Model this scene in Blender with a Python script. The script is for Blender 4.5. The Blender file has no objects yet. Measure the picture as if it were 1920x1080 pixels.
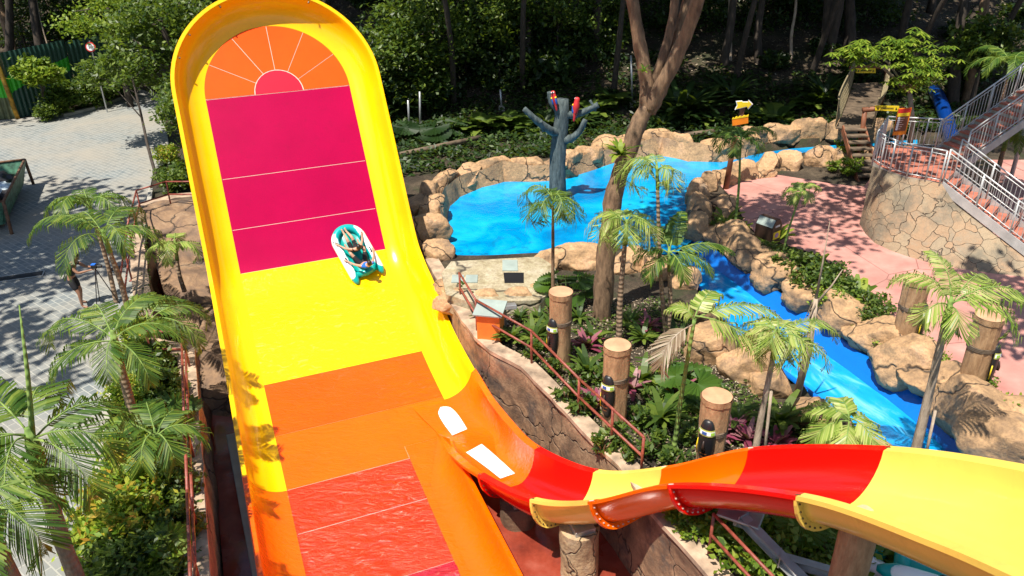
import bpy, bmesh, math, random
import numpy as np
from math import radians as R_, sin, cos, pi, sqrt, tan, atan2
from mathutils import Vector as V, Matrix, noise
from mathutils.bvhtree import BVHTree
S = bpy.context.scene
COL = S.collection
random.seed(7); RN = np.random.default_rng(11)

# ---------------------------------------------------------------- camera, sky, sun, exposure
F = 1500.0; PITCH = R_(27.2); ROLL = R_(-1.0); CH = 11.0
fw = V((0, cos(PITCH), -sin(PITCH))); rt0 = V((1, 0, 0)); up0 = rt0.cross(fw)
rt = cos(ROLL)*rt0 + sin(ROLL)*up0; up = -sin(ROLL)*rt0 + cos(ROLL)*up0
CAM = V((0, 0, CH))
cd = bpy.data.cameras.new('camera'); cam = bpy.data.objects.new('camera', cd); COL.objects.link(cam)
cd.sensor_width = 36; cd.lens = 36*F/1920; cd.clip_end = 600; cd.clip_start = .1
m = Matrix((rt, up, -fw)).transposed().to_4x4(); m.translation = CAM; cam.matrix_world = m
S.camera = cam
SUN_AZ = R_(-142); SUN_EL = R_(67)
to_sun = V((sin(SUN_AZ)*cos(SUN_EL), cos(SUN_AZ)*cos(SUN_EL), sin(SUN_EL)))
w = bpy.data.worlds.new('World'); S.world = w; w.use_nodes = True
nt = w.node_tree; sk = nt.nodes.new('ShaderNodeTexSky'); sk.sky_type = 'NISHITA'; sk.sun_disc = False
sk.sun_elevation = SUN_EL; sk.sun_rotation = SUN_AZ
bgn = nt.nodes['Background']; nt.links.new(sk.outputs[0], bgn.inputs[0]); bgn.inputs[1].default_value = 0.085
ld = bpy.data.lights.new('sun', 'SUN'); ld.energy = 5.0; ld.angle = R_(.55); ld.color = (1, .93, .82)
lo = bpy.data.objects.new('sun', ld); COL.objects.link(lo); lo.rotation_euler = to_sun.to_track_quat('Z', 'Y').to_euler()
S.view_settings.view_transform = 'Standard'; S.view_settings.look = 'None'; S.view_settings.gamma = 1
S.view_settings.exposure = 0.68

# ---------------------------------------------------------------- pixel -> world
def ray(x, y): x = float(x); y = float(y); return fw + (x-960)/F*rt - (y-540)/F*up
def G(x, y, z=0.0):
    r = ray(x, y); return CAM + r*float((z-CH)/r.z)
def at(x, y, Y):
    r = ray(x, y); return CAM + r*(Y/r.y)

# ---------------------------------------------------------------- tagging
def tag(o, label=None, cat=None, group=None, kind=None):
    if label: o['label'] = label
    if cat: o['category'] = cat
    if group: o['group'] = group
    if kind: o['kind'] = kind
    return o
def thing(name, label, cat, loc=(0, 0, 0), group=None):
    o = bpy.data.objects.new(name, None); COL.objects.link(o); o.location = loc; o.empty_display_size = .2
    return tag(o, label, cat, group)
def copy_tree(o, loc=None, rz=None, sc=None, label=None, group=None, parent=None):
    c = o.copy(); COL.objects.link(c)
    if parent is not None: c.parent = parent
    else:
        if loc is not None: c.location = loc
        if rz is not None: c.rotation_euler = (0, 0, rz)
        if sc is not None: c.scale = (sc, sc, sc) if not hasattr(sc, '__len__') else sc
        if label: c['label'] = label
        if group: c['group'] = group
    for ch in list(o.children): copy_tree(ch, parent=c)
    return c
ORD = ['first','second','third','fourth','fifth','sixth','seventh','eighth','ninth','tenth','eleventh','twelfth','thirteenth','fourteenth','fifteenth','sixteenth','seventeenth','eighteenth','nineteenth','twentieth']
TENS = {20:'twenty', 30:'thirty', 40:'forty', 50:'fifty', 60:'sixty', 70:'seventy', 80:'eighty', 90:'ninety'}
def ordn(i):
    if i < 20: return ORD[i]
    n = i+1; t = n//10*10
    return {20:'twentieth',30:'thirtieth',40:'fortieth',50:'fiftieth',60:'sixtieth',70:'seventieth',80:'eightieth',90:'ninetieth'}[t] if n % 10 == 0 else TENS[t]+'-'+ORD[n % 10-1]

# ---------------------------------------------------------------- materials
def nodes(name):
    mt = bpy.data.materials.new(name); mt.use_nodes = True; t = mt.node_tree
    return mt, t, t.nodes['Principled BSDF']
def ramp(t, src, stops):
    r = t.nodes.new('ShaderNodeValToRGB'); e = r.color_ramp.elements
    while len(e) < len(stops): e.new(.5)
    for i, (p, c) in enumerate(stops): e[i].position = p; e[i].color = (*c, 1)
    t.links.new(src, r.inputs[0]); return r.outputs[0]
def coord(t, kind='Object', scale=None):
    c = t.nodes.new('ShaderNodeTexCoord'); o = c.outputs[kind]
    if kind == 'World': pass
    if scale:
        mp = t.nodes.new('ShaderNodeMapping'); mp.inputs['Scale'].default_value = scale; t.links.new(o, mp.inputs[0]); o = mp.outputs[0]
    return o
def geo(t, scale=None):
    c = t.nodes.new('ShaderNodeNewGeometry'); o = c.outputs['Position']
    if scale:
        mp = t.nodes.new('ShaderNodeMapping'); mp.inputs['Scale'].default_value = scale; t.links.new(o, mp.inputs[0]); o = mp.outputs[0]
    return o
def noi(t, vec, sc, det=4, rough=.55, dist=0):
    n = t.nodes.new('ShaderNodeTexNoise'); n.inputs['Scale'].default_value = sc; n.inputs['Detail'].default_value = det
    n.inputs['Roughness'].default_value = rough; n.inputs['Distortion'].default_value = dist; t.links.new(vec, n.inputs['Vector']); return n.outputs[0]
def mix(t, fac, a, b, mode='MIX'):
    n = t.nodes.new('ShaderNodeMix'); n.data_type = 'RGBA'; n.blend_type = mode
    for k, v in ((0, fac), (6, a), (7, b)):
        if isinstance(v, (int, float)): n.inputs[k].default_value = v
        elif isinstance(v, tuple): n.inputs[k].default_value = (*v, 1)
        else: t.links.new(v, n.inputs[k])
    return n.outputs[2]
def bump(t, p, h, s=.3, d=.02):
    b = t.nodes.new('ShaderNodeBump'); b.inputs['Strength'].default_value = s; b.inputs['Distance'].default_value = d
    t.links.new(h, b.inputs['Height']); t.links.new(b.outputs[0], p.inputs['Normal']); return b
def mth(t, op, a, b=0.0):
    n = t.nodes.new('ShaderNodeMath'); n.operation = op
    for k, v in ((0, a), (1, b)):
        if isinstance(v, (int, float)): n.inputs[k].default_value = v
        else: t.links.new(v, n.inputs[k])
    return n.outputs[0]
def plain(name, c, rough=.6, metal=0, var=.18, nscale=3, bmp=.15, bscale=20):
    mt, t, p = nodes(name); g = geo(t); n = noi(t, g, nscale, 5)
    c2 = tuple(x*(1-var*1.6) for x in c); c3 = tuple(min(1, x*(1+var)) for x in c)
    t.links.new(ramp(t, n, [(.3, c2), (.7, c3)]), p.inputs['Base Color'])
    p.inputs['Roughness'].default_value = rough; p.inputs['Metallic'].default_value = metal
    if bmp: bump(t, p, noi(t, g, bscale, 4), bmp, .01)
    return mt
def gloss(name, c, rough=.22, wet=0.0, streak=0.0, var=.06, coat=.35, scol=(.9, .50, .34), spec=.35):
    """moulded glass-fibre, with faint waviness; wet = running water film"""
    mt, t, p = nodes(name); g = geo(t)
    n = noi(t, g, .8, 3); base = ramp(t, n, [(.3, tuple(x*(1-var) for x in c)), (.7, tuple(min(1, x*(1+var)) for x in c))])
    # scuffs: fine pale dirt
    d = ramp(t, noi(t, g, 3.5, 9, .75), [(.54, (0, 0, 0)), (.74, (.30, .30, .30))])
    base = mix(t, d, base, tuple(x*.6+.004 for x in c))
    if streak:
        fr = t.nodes.new('ShaderNodeMapping'); fr.vector_type = 'TEXTURE'; fr.inputs['Rotation'].default_value = (0, 0, R_(21.5)); fr.inputs['Scale'].default_value = (1, .38, 1)
        t.links.new(g, fr.inputs[0])
        s = noi(t, fr.outputs[0], 3.2, 7, .68, 1.2); s2 = noi(t, g, .55, 2)
        msk = mth(t, 'MULTIPLY', ramp(t, s, [(.56, (0, 0, 0)), (.7, (1, 1, 1))]), ramp(t, s2, [(.4, (.12,)*3), (.6, (1,)*3)]))
        base = mix(t, mth(t, 'MULTIPLY', msk, streak), base, scol)
    t.links.new(base, p.inputs['Base Color']); p.inputs['Roughness'].default_value = rough
    p.inputs['Coat Weight'].default_value = coat; p.inputs['Specular IOR Level'].default_value = spec; p.inputs['Coat Roughness'].default_value = .08
    if wet:
        mp = t.nodes.new('ShaderNodeMapping'); mp.inputs['Rotation'].default_value = (0, 0, R_(-21)); mp.inputs['Scale'].default_value = (2.2, 5.5, 3); t.links.new(g, mp.inputs[0])
        h = noi(t, mp.outputs[0], 1.0, 5, .6, 1.5); bump(t, p, h, wet, .12)
        bb = p.inputs['Normal'].links[0].from_socket; t.links.new(bb, p.inputs['Coat Normal']); p.inputs['Coat Weight'].default_value = .6
    else: bump(t, p, noi(t, g, 1.3, 2), .10, .05)
    return mt
def leafmat(name, cols, trans=.35, rough=.45):
    mt, t, p = nodes(name)
    gi = t.nodes.new('ShaderNodeNewGeometry'); rnd = gi.outputs['Random Per Island']
    big = noi(t, gi.outputs['Position'], .9, 3)
    f = mth(t, 'ADD', mth(t, 'MULTIPLY', rnd, .55), mth(t, 'MULTIPLY', big, .5))
    k = len(cols); c = ramp(t, f, [(.15+.7*i/(k-1), cols[i]) for i in range(k)])
    t.links.new(c, p.inputs['Base Color']); p.inputs['Roughness'].default_value = rough; p.inputs['Specular IOR Level'].default_value = .4
    tr = t.nodes.new('ShaderNodeBsdfTranslucent'); lc = mix(t, .5, c, (.30, .42, .02)); t.links.new(lc, tr.inputs[0])
    mx = t.nodes.new('ShaderNodeMixShader'); mx.inputs[0].default_value = trans
    t.links.new(p.outputs[0], mx.inputs[1]); t.links.new(tr.outputs[0], mx.inputs[2]); t.links.new(mx.outputs[0], t.nodes['Material Output'].inputs[0])
    return mt
def rockmat(name, stops, crack=2.2, dark=.6, cscale=1.0, cw=.014, speck=.55):
    mt, t, p = nodes(name); g = geo(t); oi = t.nodes.new('ShaderNodeObjectInfo')
    n = noi(t, g, 1.6*cscale, 6, .6, .6); f = mth(t, 'ADD', n, mth(t, 'MULTIPLY', mth(t, 'SUBTRACT', oi.outputs['Random'], .5), .16))
    c = ramp(t, f, stops)
    c = mix(t, ramp(t, noi(t, g, 12, 6, .7), [(.35, (speck,)*3), (.6, (0,)*3)]), c, (.16, .10, .06)); st = ramp(t, noi(t, g, .9, 5, .65), [(.56, (0, 0, 0)), (.66, (1, 1, 1))]); c = mix(t, mth(t, 'MULTIPLY', st, dark), c, (.07, .06, .055))
    wv = t.nodes.new('ShaderNodeVectorMath'); wv.operation = 'ADD'; nn = t.nodes.new('ShaderNodeTexNoise'); nn.inputs['Scale'].default_value = 1.7; t.links.new(g, nn.inputs['Vector'])
    sc = t.nodes.new('ShaderNodeVectorMath'); sc.operation = 'SCALE'; sc.inputs['Scale'].default_value = .8; t.links.new(nn.outputs['Color'], sc.inputs[0]); t.links.new(g, wv.inputs[0]); t.links.new(sc.outputs[0], wv.inputs[1])
    vo = t.nodes.new('ShaderNodeTexVoronoi'); vo.feature = 'DISTANCE_TO_EDGE'; vo.inputs['Scale'].default_value = 1/crack; t.links.new(wv.outputs[0], vo.inputs['Vector'])
    cr = ramp(t, vo.outputs['Distance'], [(0, (0, 0, 0)), (cw, (1, 1, 1))])
    c = mix(t, cr, (.035, .028, .022), c)
    t.links.new(c, p.inputs['Base Color']); p.inputs['Roughness'].default_value = .75
    h = mth(t, 'ADD', mth(t, 'MULTIPLY', cr, .6), mth(t, 'MULTIPLY', noi(t, g, 5, 10, .7), .8)); bump(t, p, h, .9, .07)
    return mt

M = {}
M['yellow'] = gloss('yellow_fibreglass', (.88, .50, .001)); M['yellow_wet'] = gloss('wet_yellow_fibreglass', (.90, .54, .001), .14, .2, .16, scol=(.95, .85, .5))
M['orange'] = gloss('orange_fibreglass', (.92, .13, .0)); M['orange_wet'] = gloss('wet_orange_fibreglass', (.92, .115, .0), .15, .3, .05)
M['redor_wet'] = gloss('wet_red_orange_fibreglass', (.92, .085, .0), .15, .35, .10)
M['arch_orange'] = gloss('arch_orange_fibreglass', (.86, .088, .006), .4, coat=0, spec=.12)
M['sun_disc'] = gloss('coral_fibreglass', (.74, .018, .045), .4, coat=0, spec=.12)
M['magenta'] = gloss('magenta_fibreglass', (.37, .0, .052), .4, coat=0, spec=.10); M['crimson_wet'] = gloss('wet_crimson_fibreglass', (.42, .002, .02), .1, .9, .35)
M['red_wet'] = gloss('wet_red_fibreglass', (.76, .022, .001), .12, .8, .32)
M['red'] = gloss('red_fibreglass', (.78, .006, .003)); M['flume_yellow_glare'] = gloss('glare_paled_yellow_fibreglass', (.95, .66, .12), .2)  # flume yellow is paled all over: wet sun glare put into the colour
M['amber'] = gloss('amber_fibreglass', (.85, .38, .01), .3)
M['seam'] = plain('seam_sealant', (.80, .55, .45), .5, var=.05, bmp=0)
M['white'] = plain('white_gelcoat', (.85, .85, .86), .4, var=.03, bmp=.05)
M['teal'] = None
def teal():
    mt, t, p = nodes('turquoise_vinyl'); o = coord(t); n = noi(t, o, 3.4, 6, .7, .8)
    sp = t.nodes.new('ShaderNodeSeparateXYZ'); t.links.new(o, sp.inputs[0]); ax = mth(t, 'ABSOLUTE', sp.outputs[0])
    f = mth(t, 'ADD', mth(t, 'MULTIPLY', n, .5), mth(t, 'MULTIPLY', mth(t, 'SUBTRACT', ax, .36), 1.6))
    f = mth(t, 'ADD', f, mth(t, 'MULTIPLY', mth(t, 'SUBTRACT', sp.outputs[2], .22), 1.7)); f = mth(t, 'SUBTRACT', f, mth(t, 'MULTIPLY', mth(t, 'MAXIMUM', mth(t, 'SUBTRACT', -.72, sp.outputs[1]), 0), 1.3))
    t.links.new(ramp(t, f, [(.43, (.0, .36, .36)), (.47, (.55, .78, .80)), (.56, (.80, .86, .88))]), p.inputs['Base Color'])
    p.inputs['Roughness'].default_value = .3; return mt
M['teal'] = teal(); M['teal_plain'] = plain('plain_turquoise_vinyl', (.0, .34, .30), .3, var=.08, bmp=.05)
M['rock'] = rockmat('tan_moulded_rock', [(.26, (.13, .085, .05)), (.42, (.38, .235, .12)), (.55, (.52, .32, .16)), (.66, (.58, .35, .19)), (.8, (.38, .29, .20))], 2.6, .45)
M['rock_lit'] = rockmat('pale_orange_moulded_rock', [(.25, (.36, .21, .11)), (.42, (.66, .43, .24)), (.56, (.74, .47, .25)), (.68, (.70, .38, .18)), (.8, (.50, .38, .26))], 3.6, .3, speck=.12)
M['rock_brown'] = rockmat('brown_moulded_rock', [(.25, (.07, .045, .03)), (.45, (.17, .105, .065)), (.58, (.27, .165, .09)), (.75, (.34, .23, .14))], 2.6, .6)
M['pillar'] = rockmat('cracked_pillar_rock', [(.3, (.22, .15, .09)), (.45, (.42, .29, .16)), (.58, (.56, .40, .22)), (.75, (.48, .36, .24))], 1.0, .35, 1, .02)
M['rock_wall'] = rockmat('stained_wall_rock', [(.28, (.08, .05, .035)), (.42, (.22, .135, .08)), (.56, (.36, .225, .13)), (.7, (.42, .27, .16)), (.82, (.30, .24, .18))], 1.9, .8)
M['coping'] = plain('worn_tan_concrete', (.40, .29, .20), .8, var=.35, nscale=3, bmp=.4)
M['flag'] = None
def flag():
    mt, t, p = nodes('flagstone'); g0_ = geo(t); nn_ = t.nodes.new('ShaderNodeTexNoise'); nn_.inputs['Scale'].default_value = 1.3; nn_.inputs['Detail'].default_value = 3; t.links.new(g0_, nn_.inputs['Vector']); sc_n = t.nodes.new('ShaderNodeVectorMath'); sc_n.operation = 'SCALE'; sc_n.inputs['Scale'].default_value = .7; t.links.new(nn_.outputs['Color'], sc_n.inputs[0]); ad_ = t.nodes.new('ShaderNodeVectorMath'); ad_.operation = 'ADD'; t.links.new(g0_, ad_.inputs[0]); t.links.new(sc_n.outputs[0], ad_.inputs[1]); g = ad_.outputs[0]
    vo = t.nodes.new('ShaderNodeTexVoronoi'); vo.feature = 'DISTANCE_TO_EDGE'; vo.inputs['Scale'].default_value = 1.9; t.links.new(g, vo.inputs['Vector'])
    vc = t.nodes.new('ShaderNodeTexVoronoi'); vc.inputs['Scale'].default_value = 1.9; t.links.new(g, vc.inputs['Vector'])
    sp = t.nodes.new('ShaderNodeSeparateColor'); t.links.new(vc.outputs['Color'], sp.inputs[0])
    f = mth(t, 'ADD', mth(t, 'MULTIPLY', sp.outputs[0], .35), mth(t, 'MULTIPLY', noi(t, g, 2.0, 8, .7), .65))
    c = ramp(t, f, [(.2, (.24, .19, .13)), (.4, (.33, .25, .16)), (.55, (.34, .22, .13)), (.7, (.27, .22, .155)), (.85, (.37, .28, .18))])
    cr = ramp(t, vo.outputs['Distance'], [(0, (0,)*3), (.016, (1,)*3)]); c = mix(t, ramp(t, noi(t, g0_, .8, 6, .7), [(.48, (0,)*3), (.62, (.7,)*3)]), c, (.13, .12, .09)); c = mix(t, cr, (.13, .10, .075), c)
    t.links.new(c, p.inputs['Base Color']); p.inputs['Roughness'].default_value = .8
    bump(t, p, mth(t, 'ADD', cr, mth(t, 'MULTIPLY', noi(t, g, 6, 9, .7), .9)), 1, .05); return mt
M['flag'] = flag()
def pink():
    mt, t, p = nodes('pink_stamped_concrete'); g = geo(t)
    c = ramp(t, noi(t, g, 1.1, 6, .6), [(.3, (.38, .165, .14)), (.55, (.50, .24, .20)), (.75, (.58, .32, .27))])
    vo = t.nodes.new('ShaderNodeTexVoronoi'); vo.feature = 'DISTANCE_TO_EDGE'; vo.inputs['Scale'].default_value = .33; t.links.new(g, vo.inputs['Vector'])
    cr = ramp(t, vo.outputs['Distance'], [(0, (0,)*3), (.006, (1,)*3)]); c = mix(t, cr, (.17, .07, .06), c)
    st = ramp(t, noi(t, g, .5, 4), [(.5, (0,)*3), (.7, (.5,)*3)]); c = mix(t, st, c, (.36, .20, .16))
    t.links.new(c, p.inputs['Base Color']); p.inputs['Roughness'].default_value = .65; bump(t, p, mth(t, 'ADD', cr, mth(t, 'MULTIPLY', noi(t, g, 14, 5), .25)), .4, .02); return mt
M['pink'] = pink()
def paver():
    mt, t, p = nodes('grey_interlocking_pavers'); g = geo(t)
    mp = t.nodes.new('ShaderNodeMapping'); mp.inputs['Rotation'].default_value = (0, 0, R_(38)); t.links.new(g, mp.inputs[0])
    b = t.nodes.new('ShaderNodeTexBrick'); b.inputs['Scale'].default_value = 1; b.inputs['Brick Width'].default_value = .30; b.inputs['Row Height'].default_value = .20
    b.inputs['Mortar Size'].default_value = .014; b.inputs['Color1'].default_value = (.13, .155, .165, 1); b.inputs['Color2'].default_value = (.20, .22, .22, 1); b.inputs['Mortar'].default_value = (.33, .34, .31, 1)
    t.links.new(mp.outputs[0], b.inputs[0])
    c = mix(t, ramp(t, noi(t, g, .35, 6, .6), [(.35, (0,)*3), (.65, (.75,)*3)]), b.outputs[0], (.30, .27, .22))
    
    t.links.new(c, p.inputs['Base Color']); p.inputs['Roughness'].default_value = .8; bump(t, p, mth(t, 'SUBTRACT', noi(t, g, 20, 3), b.outputs['Fac']), .5, .01); return mt
M['paver'] = paver()
def soil(name, stops, sc=1.2):
    mt, t, p = nodes(name); g = geo(t); f = mth(t, 'ADD', mth(t, 'MULTIPLY', noi(t, g, sc, 6, .6), .6), mth(t, 'MULTIPLY', noi(t, g, sc*14, 4, .7), .4))
    t.links.new(ramp(t, f, stops), p.inputs['Base Color']); p.inputs['Roughness'].default_value = .95; bump(t, p, noi(t, g, 9, 8, .7), 1, .08); return mt
M['soil'] = soil('garden_soil_and_litter', [(.36, (.035, .028, .018)), (.5, (.10, .078, .05)), (.6, (.17, .13, .085)), (.72, (.28, .23, .16))])
M['concrete'] = plain('weathered_concrete', (.40, .38, .32), .8, var=.3, nscale=2)
M['deck'] = rockmat('mossy_yellow_concrete', [(.3, (.22, .18, .09)), (.5, (.42, .37, .24)), (.7, (.50, .45, .33))], 5, .5)
M['steel'] = plain('galvanised_steel', (.42, .43, .43), .38, .6, var=.15)
M['rail_steel'] = plain('galvanised_railing_steel', (.55, .56, .55), .4, .35, var=.12)
M['red_rail'] = plain('red_oxide_painted_steel', (.26, .062, .04), .5, var=.3, nscale=8)
def redfloor():
    mt, t, p = nodes('wet_red_painted_floor'); g = geo(t)
    c = ramp(t, noi(t, g, .9, 6, .65), [(.3, (.10, .018, .012)), (.55, (.25, .045, .025)), (.75, (.33, .09, .06))]); t.links.new(c, p.inputs['Base Color'])
    rg = ramp(t, noi(t, g, .7, 3), [(.42, (.08,)*3), (.6, (.6,)*3)]); t.links.new(rg, p.inputs['Roughness']); bump(t, p, noi(t, g, 12, 4), .12, .02); return mt
M['redfloor'] = redfloor()
def water():
    mt, t, p = nodes('pool_water'); g = geo(t)
    c = ramp(t, noi(t, g, .5, 4, .6, .8), [(.3, (.0, .15, .38)), (.5, (.0, .27, .58)), (.7, (.01, .42, .68))])
    n = ramp(t, noi(t, g, .9, 7, .7, 2.0), [(.50, (0,)*3), (.62, (1,)*3)])
    sp = t.nodes.new('ShaderNodeSeparateXYZ'); t.links.new(g, sp.inputs[0]); near = ramp(t, mth(t, 'DIVIDE', mth(t, 'SUBTRACT', sp.outputs[1], 23.0), 5.0), [(0, (1,)*3), (.9, (0,)*3)])
    c = mix(t, mth(t, 'MULTIPLY', mth(t, 'MULTIPLY', n, near), .75), c, (.005, .06, .10))
    t.links.new(c, p.inputs['Base Color']); p.inputs['Roughness'].default_value = .04; p.inputs['IOR'].default_value = 1.33; p.inputs['Specular IOR Level'].default_value = .6
    bump(t, p, mth(t, 'ADD', noi(t, g, 2.4, 5, .6, .8), mth(t, 'MULTIPLY', noi(t, g, 12, 4), .35)), .45, .05); return mt
M['water'] = water()
M['navy'] = gloss('dark_blue_fibreglass', (.002, .035, .20), .3); M['blue'] = gloss('blue_fibreglass', (.003, .14, .56), .2, .15)
def flowing():
    mt, t, p = nodes('running_water_on_blue'); g = geo(t); fr = t.nodes.new('ShaderNodeMapping'); fr.vector_type = 'TEXTURE'; fr.inputs['Rotation'].default_value = (0, 0, R_(-62)); fr.inputs['Scale'].default_value = (2.6, .8, 1); t.links.new(g, fr.inputs[0])
    s = noi(t, fr.outputs[0], 1.1, 7, .6, .5)
    c = ramp(t, s, [(.35, (.003, .19, .60)), (.55, (.01, .32, .70)), (.66, (.14, .50, .80)), (.76, (.75, .85, .9))]); t.links.new(c, p.inputs['Base Color'])
    p.inputs['Roughness'].default_value = .08; bump(t, p, noi(t, fr.outputs[0], 3, 4), .4, .05); return mt
M['flow'] = flowing()
def bark(name, a, b, ring=0):
    mt, t, p = nodes(name); g = geo(t, (1, 1, .3)); n = noi(t, g, 8, 6, .7); c = ramp(t, n, [(.3, a), (.7, b)])
    t.links.new(c, p.inputs['Base Color']); p.inputs['Roughness'].default_value = .85
    if ring:
        wv = t.nodes.new('ShaderNodeTexWave'); wv.bands_direction = 'Z'; wv.inputs['Scale'].default_value = ring; wv.inputs['Distortion'].default_value = 2; t.links.new(geo(t), wv.inputs[0]); bump(t, p, wv.outputs[1], .5, .03)
    else: bump(t, p, n, .9, .04)
    return mt
M['bark'] = bark('brown_bark', (.065, .038, .022), (.30, .19, .11)); M['bark_dark'] = bark('dark_bark', (.02, .016, .012), (.08, .06, .045))
M['palm_bark'] = bark('ringed_palm_bark', (.12, .08, .05), (.36, .25, .16), 2.5)
M['green_stem'] = bark('green_palm_stem', (.08, .16, .03), (.26, .36, .08), 2)
M['dead_bark'] = bark('pale_dry_bark', (.22, .16, .11), (.52, .42, .32))
M['log'] = bark('sculpted_tan_log', (.24, .13, .06), (.50, .31, .16)); M['logtop'] = plain('log_end_grain', (.52, .30, .17), .7)
M['bluebark'] = bark('blue_grey_painted_bark', (.012, .026, .03), (.13, .165, .165))
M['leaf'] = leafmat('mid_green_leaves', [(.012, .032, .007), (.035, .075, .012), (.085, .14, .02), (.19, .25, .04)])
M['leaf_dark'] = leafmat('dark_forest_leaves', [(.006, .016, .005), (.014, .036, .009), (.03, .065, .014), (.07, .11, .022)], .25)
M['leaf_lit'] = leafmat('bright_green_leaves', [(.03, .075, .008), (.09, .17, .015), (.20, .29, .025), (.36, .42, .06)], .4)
M['palm_leaf'] = leafmat('palm_leaflets', [(.012, .045, .010), (.04, .105, .014), (.10, .18, .02), (.25, .32, .05)], .35, .5)
M['palm_pale'] = leafmat('pale_palm_leaflets', [(.06, .14, .02), (.18, .28, .04), (.36, .44, .10), (.52, .52, .22)], .35, .35)
M['dry_leaf'] = leafmat('dry_fronds', [(.16, .10, .06), (.34, .26, .18), (.52, .44, .34)], .25)
M['tip_leaf'] = leafmat('orange_tipped_leaves', [(.03, .09, .01), (.14, .26, .02), (.38, .46, .04), (.58, .26, .04)], .45)
M['red_leaf'] = leafmat('crimson_cordyline_leaves', [(.05, .01, .02), (.16, .02, .05), (.30, .06, .12), (.40, .22, .22)], .3)
M['black'] = plain('black_plastic', (.015, .015, .017), .4, var=.1); M['dark'] = plain('dark_brown_wood', (.035, .018, .012), .5)
M['wood'] = plain('red_brown_timber', (.20, .07, .03), .6, var=.3); M['plank'] = plain('grey_brown_planks', (.14, .10, .065), .8, var=.35)
M['sign_orange'] = plain('orange_sign_paint', (.85, .24, .01), .5, var=.08, bmp=.05); M['sign_yellow'] = plain('yellow_sign_paint', (.85, .62, .02), .5, var=.08, bmp=.05)
M['cab_orange'] = plain('orange_cabinet_paint', (.80, .20, .03), .45, var=.08); M['sheet_grey'] = plain('grey_green_sheet_metal', (.30, .36, .33), .5, var=.1)
M['sign_red'] = plain('red_sign_paint', (.65, .03, .02), .5, bmp=0); M['sign_brown'] = plain('brown_sign_paint', (.20, .07, .03), .5, bmp=0)
M['band'] = plain('olive_yellow_paint', (.42, .44, .10), .5, bmp=0); M['rust_or'] = plain('dull_orange_paint', (.35, .12, .03), .5, bmp=0); M['mask_blue'] = plain('blue_paint', (.03, .10, .35), .5, bmp=0); M['mask_green'] = plain('lime_paint', (.30, .55, .05), .5, bmp=0)
M['terra'] = plain('terracotta_treads', (.42, .14, .09), .7, var=.25)
M['net'] = plain('straw_rope', (.26, .21, .12), .9)
M['skin'] = plain('skin', (.48, .27, .18), .5, var=.08, bmp=0); M['skin_dark'] = plain('tanned_skin', (.30, .15, .09), .5, var=.08, bmp=0)
M['hair'] = plain('black_hair', (.012, .009, .008), .5); M['shirt_blue'] = plain('royal_blue_cloth', (.01, .13, .60), .8); M['cloth_black'] = plain('black_cloth', (.014, .014, .018), .85)
M['hair_brown'] = plain('brown_hair', (.16, .07, .03), .5)
M['fence_dark'] = plain('dark_green_sheet', (.02, .075, .055), .5, var=.15); M['fence_lime'] = plain('lime_green_sheet', (.04, .42, .02), .5, var=.1); M['fence_olive'] = plain('olive_sheet', (.10, .115, .05), .6, var=.15)
M['rust'] = plain('rusty_steel', (.17, .09, .05), .8, var=.4, nscale=6); M['skip_green'] = plain('chipped_green_paint', (.07, .19, .12), .6, var=.5, nscale=5)
M['parrot_red'] = plain('red_feather_paint', (.62, .03, .03), .5, bmp=0); M['parrot_blue'] = plain('blue_feather_paint', (.02, .12, .5), .5, bmp=0)
M['bolt'] = plain('bolt_heads', (.10, .07, .03), .5, .3, bmp=0); M['bolt_light'] = plain('zinc_bolt_heads', (.7, .6, .5), .4, .3, bmp=0)

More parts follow.
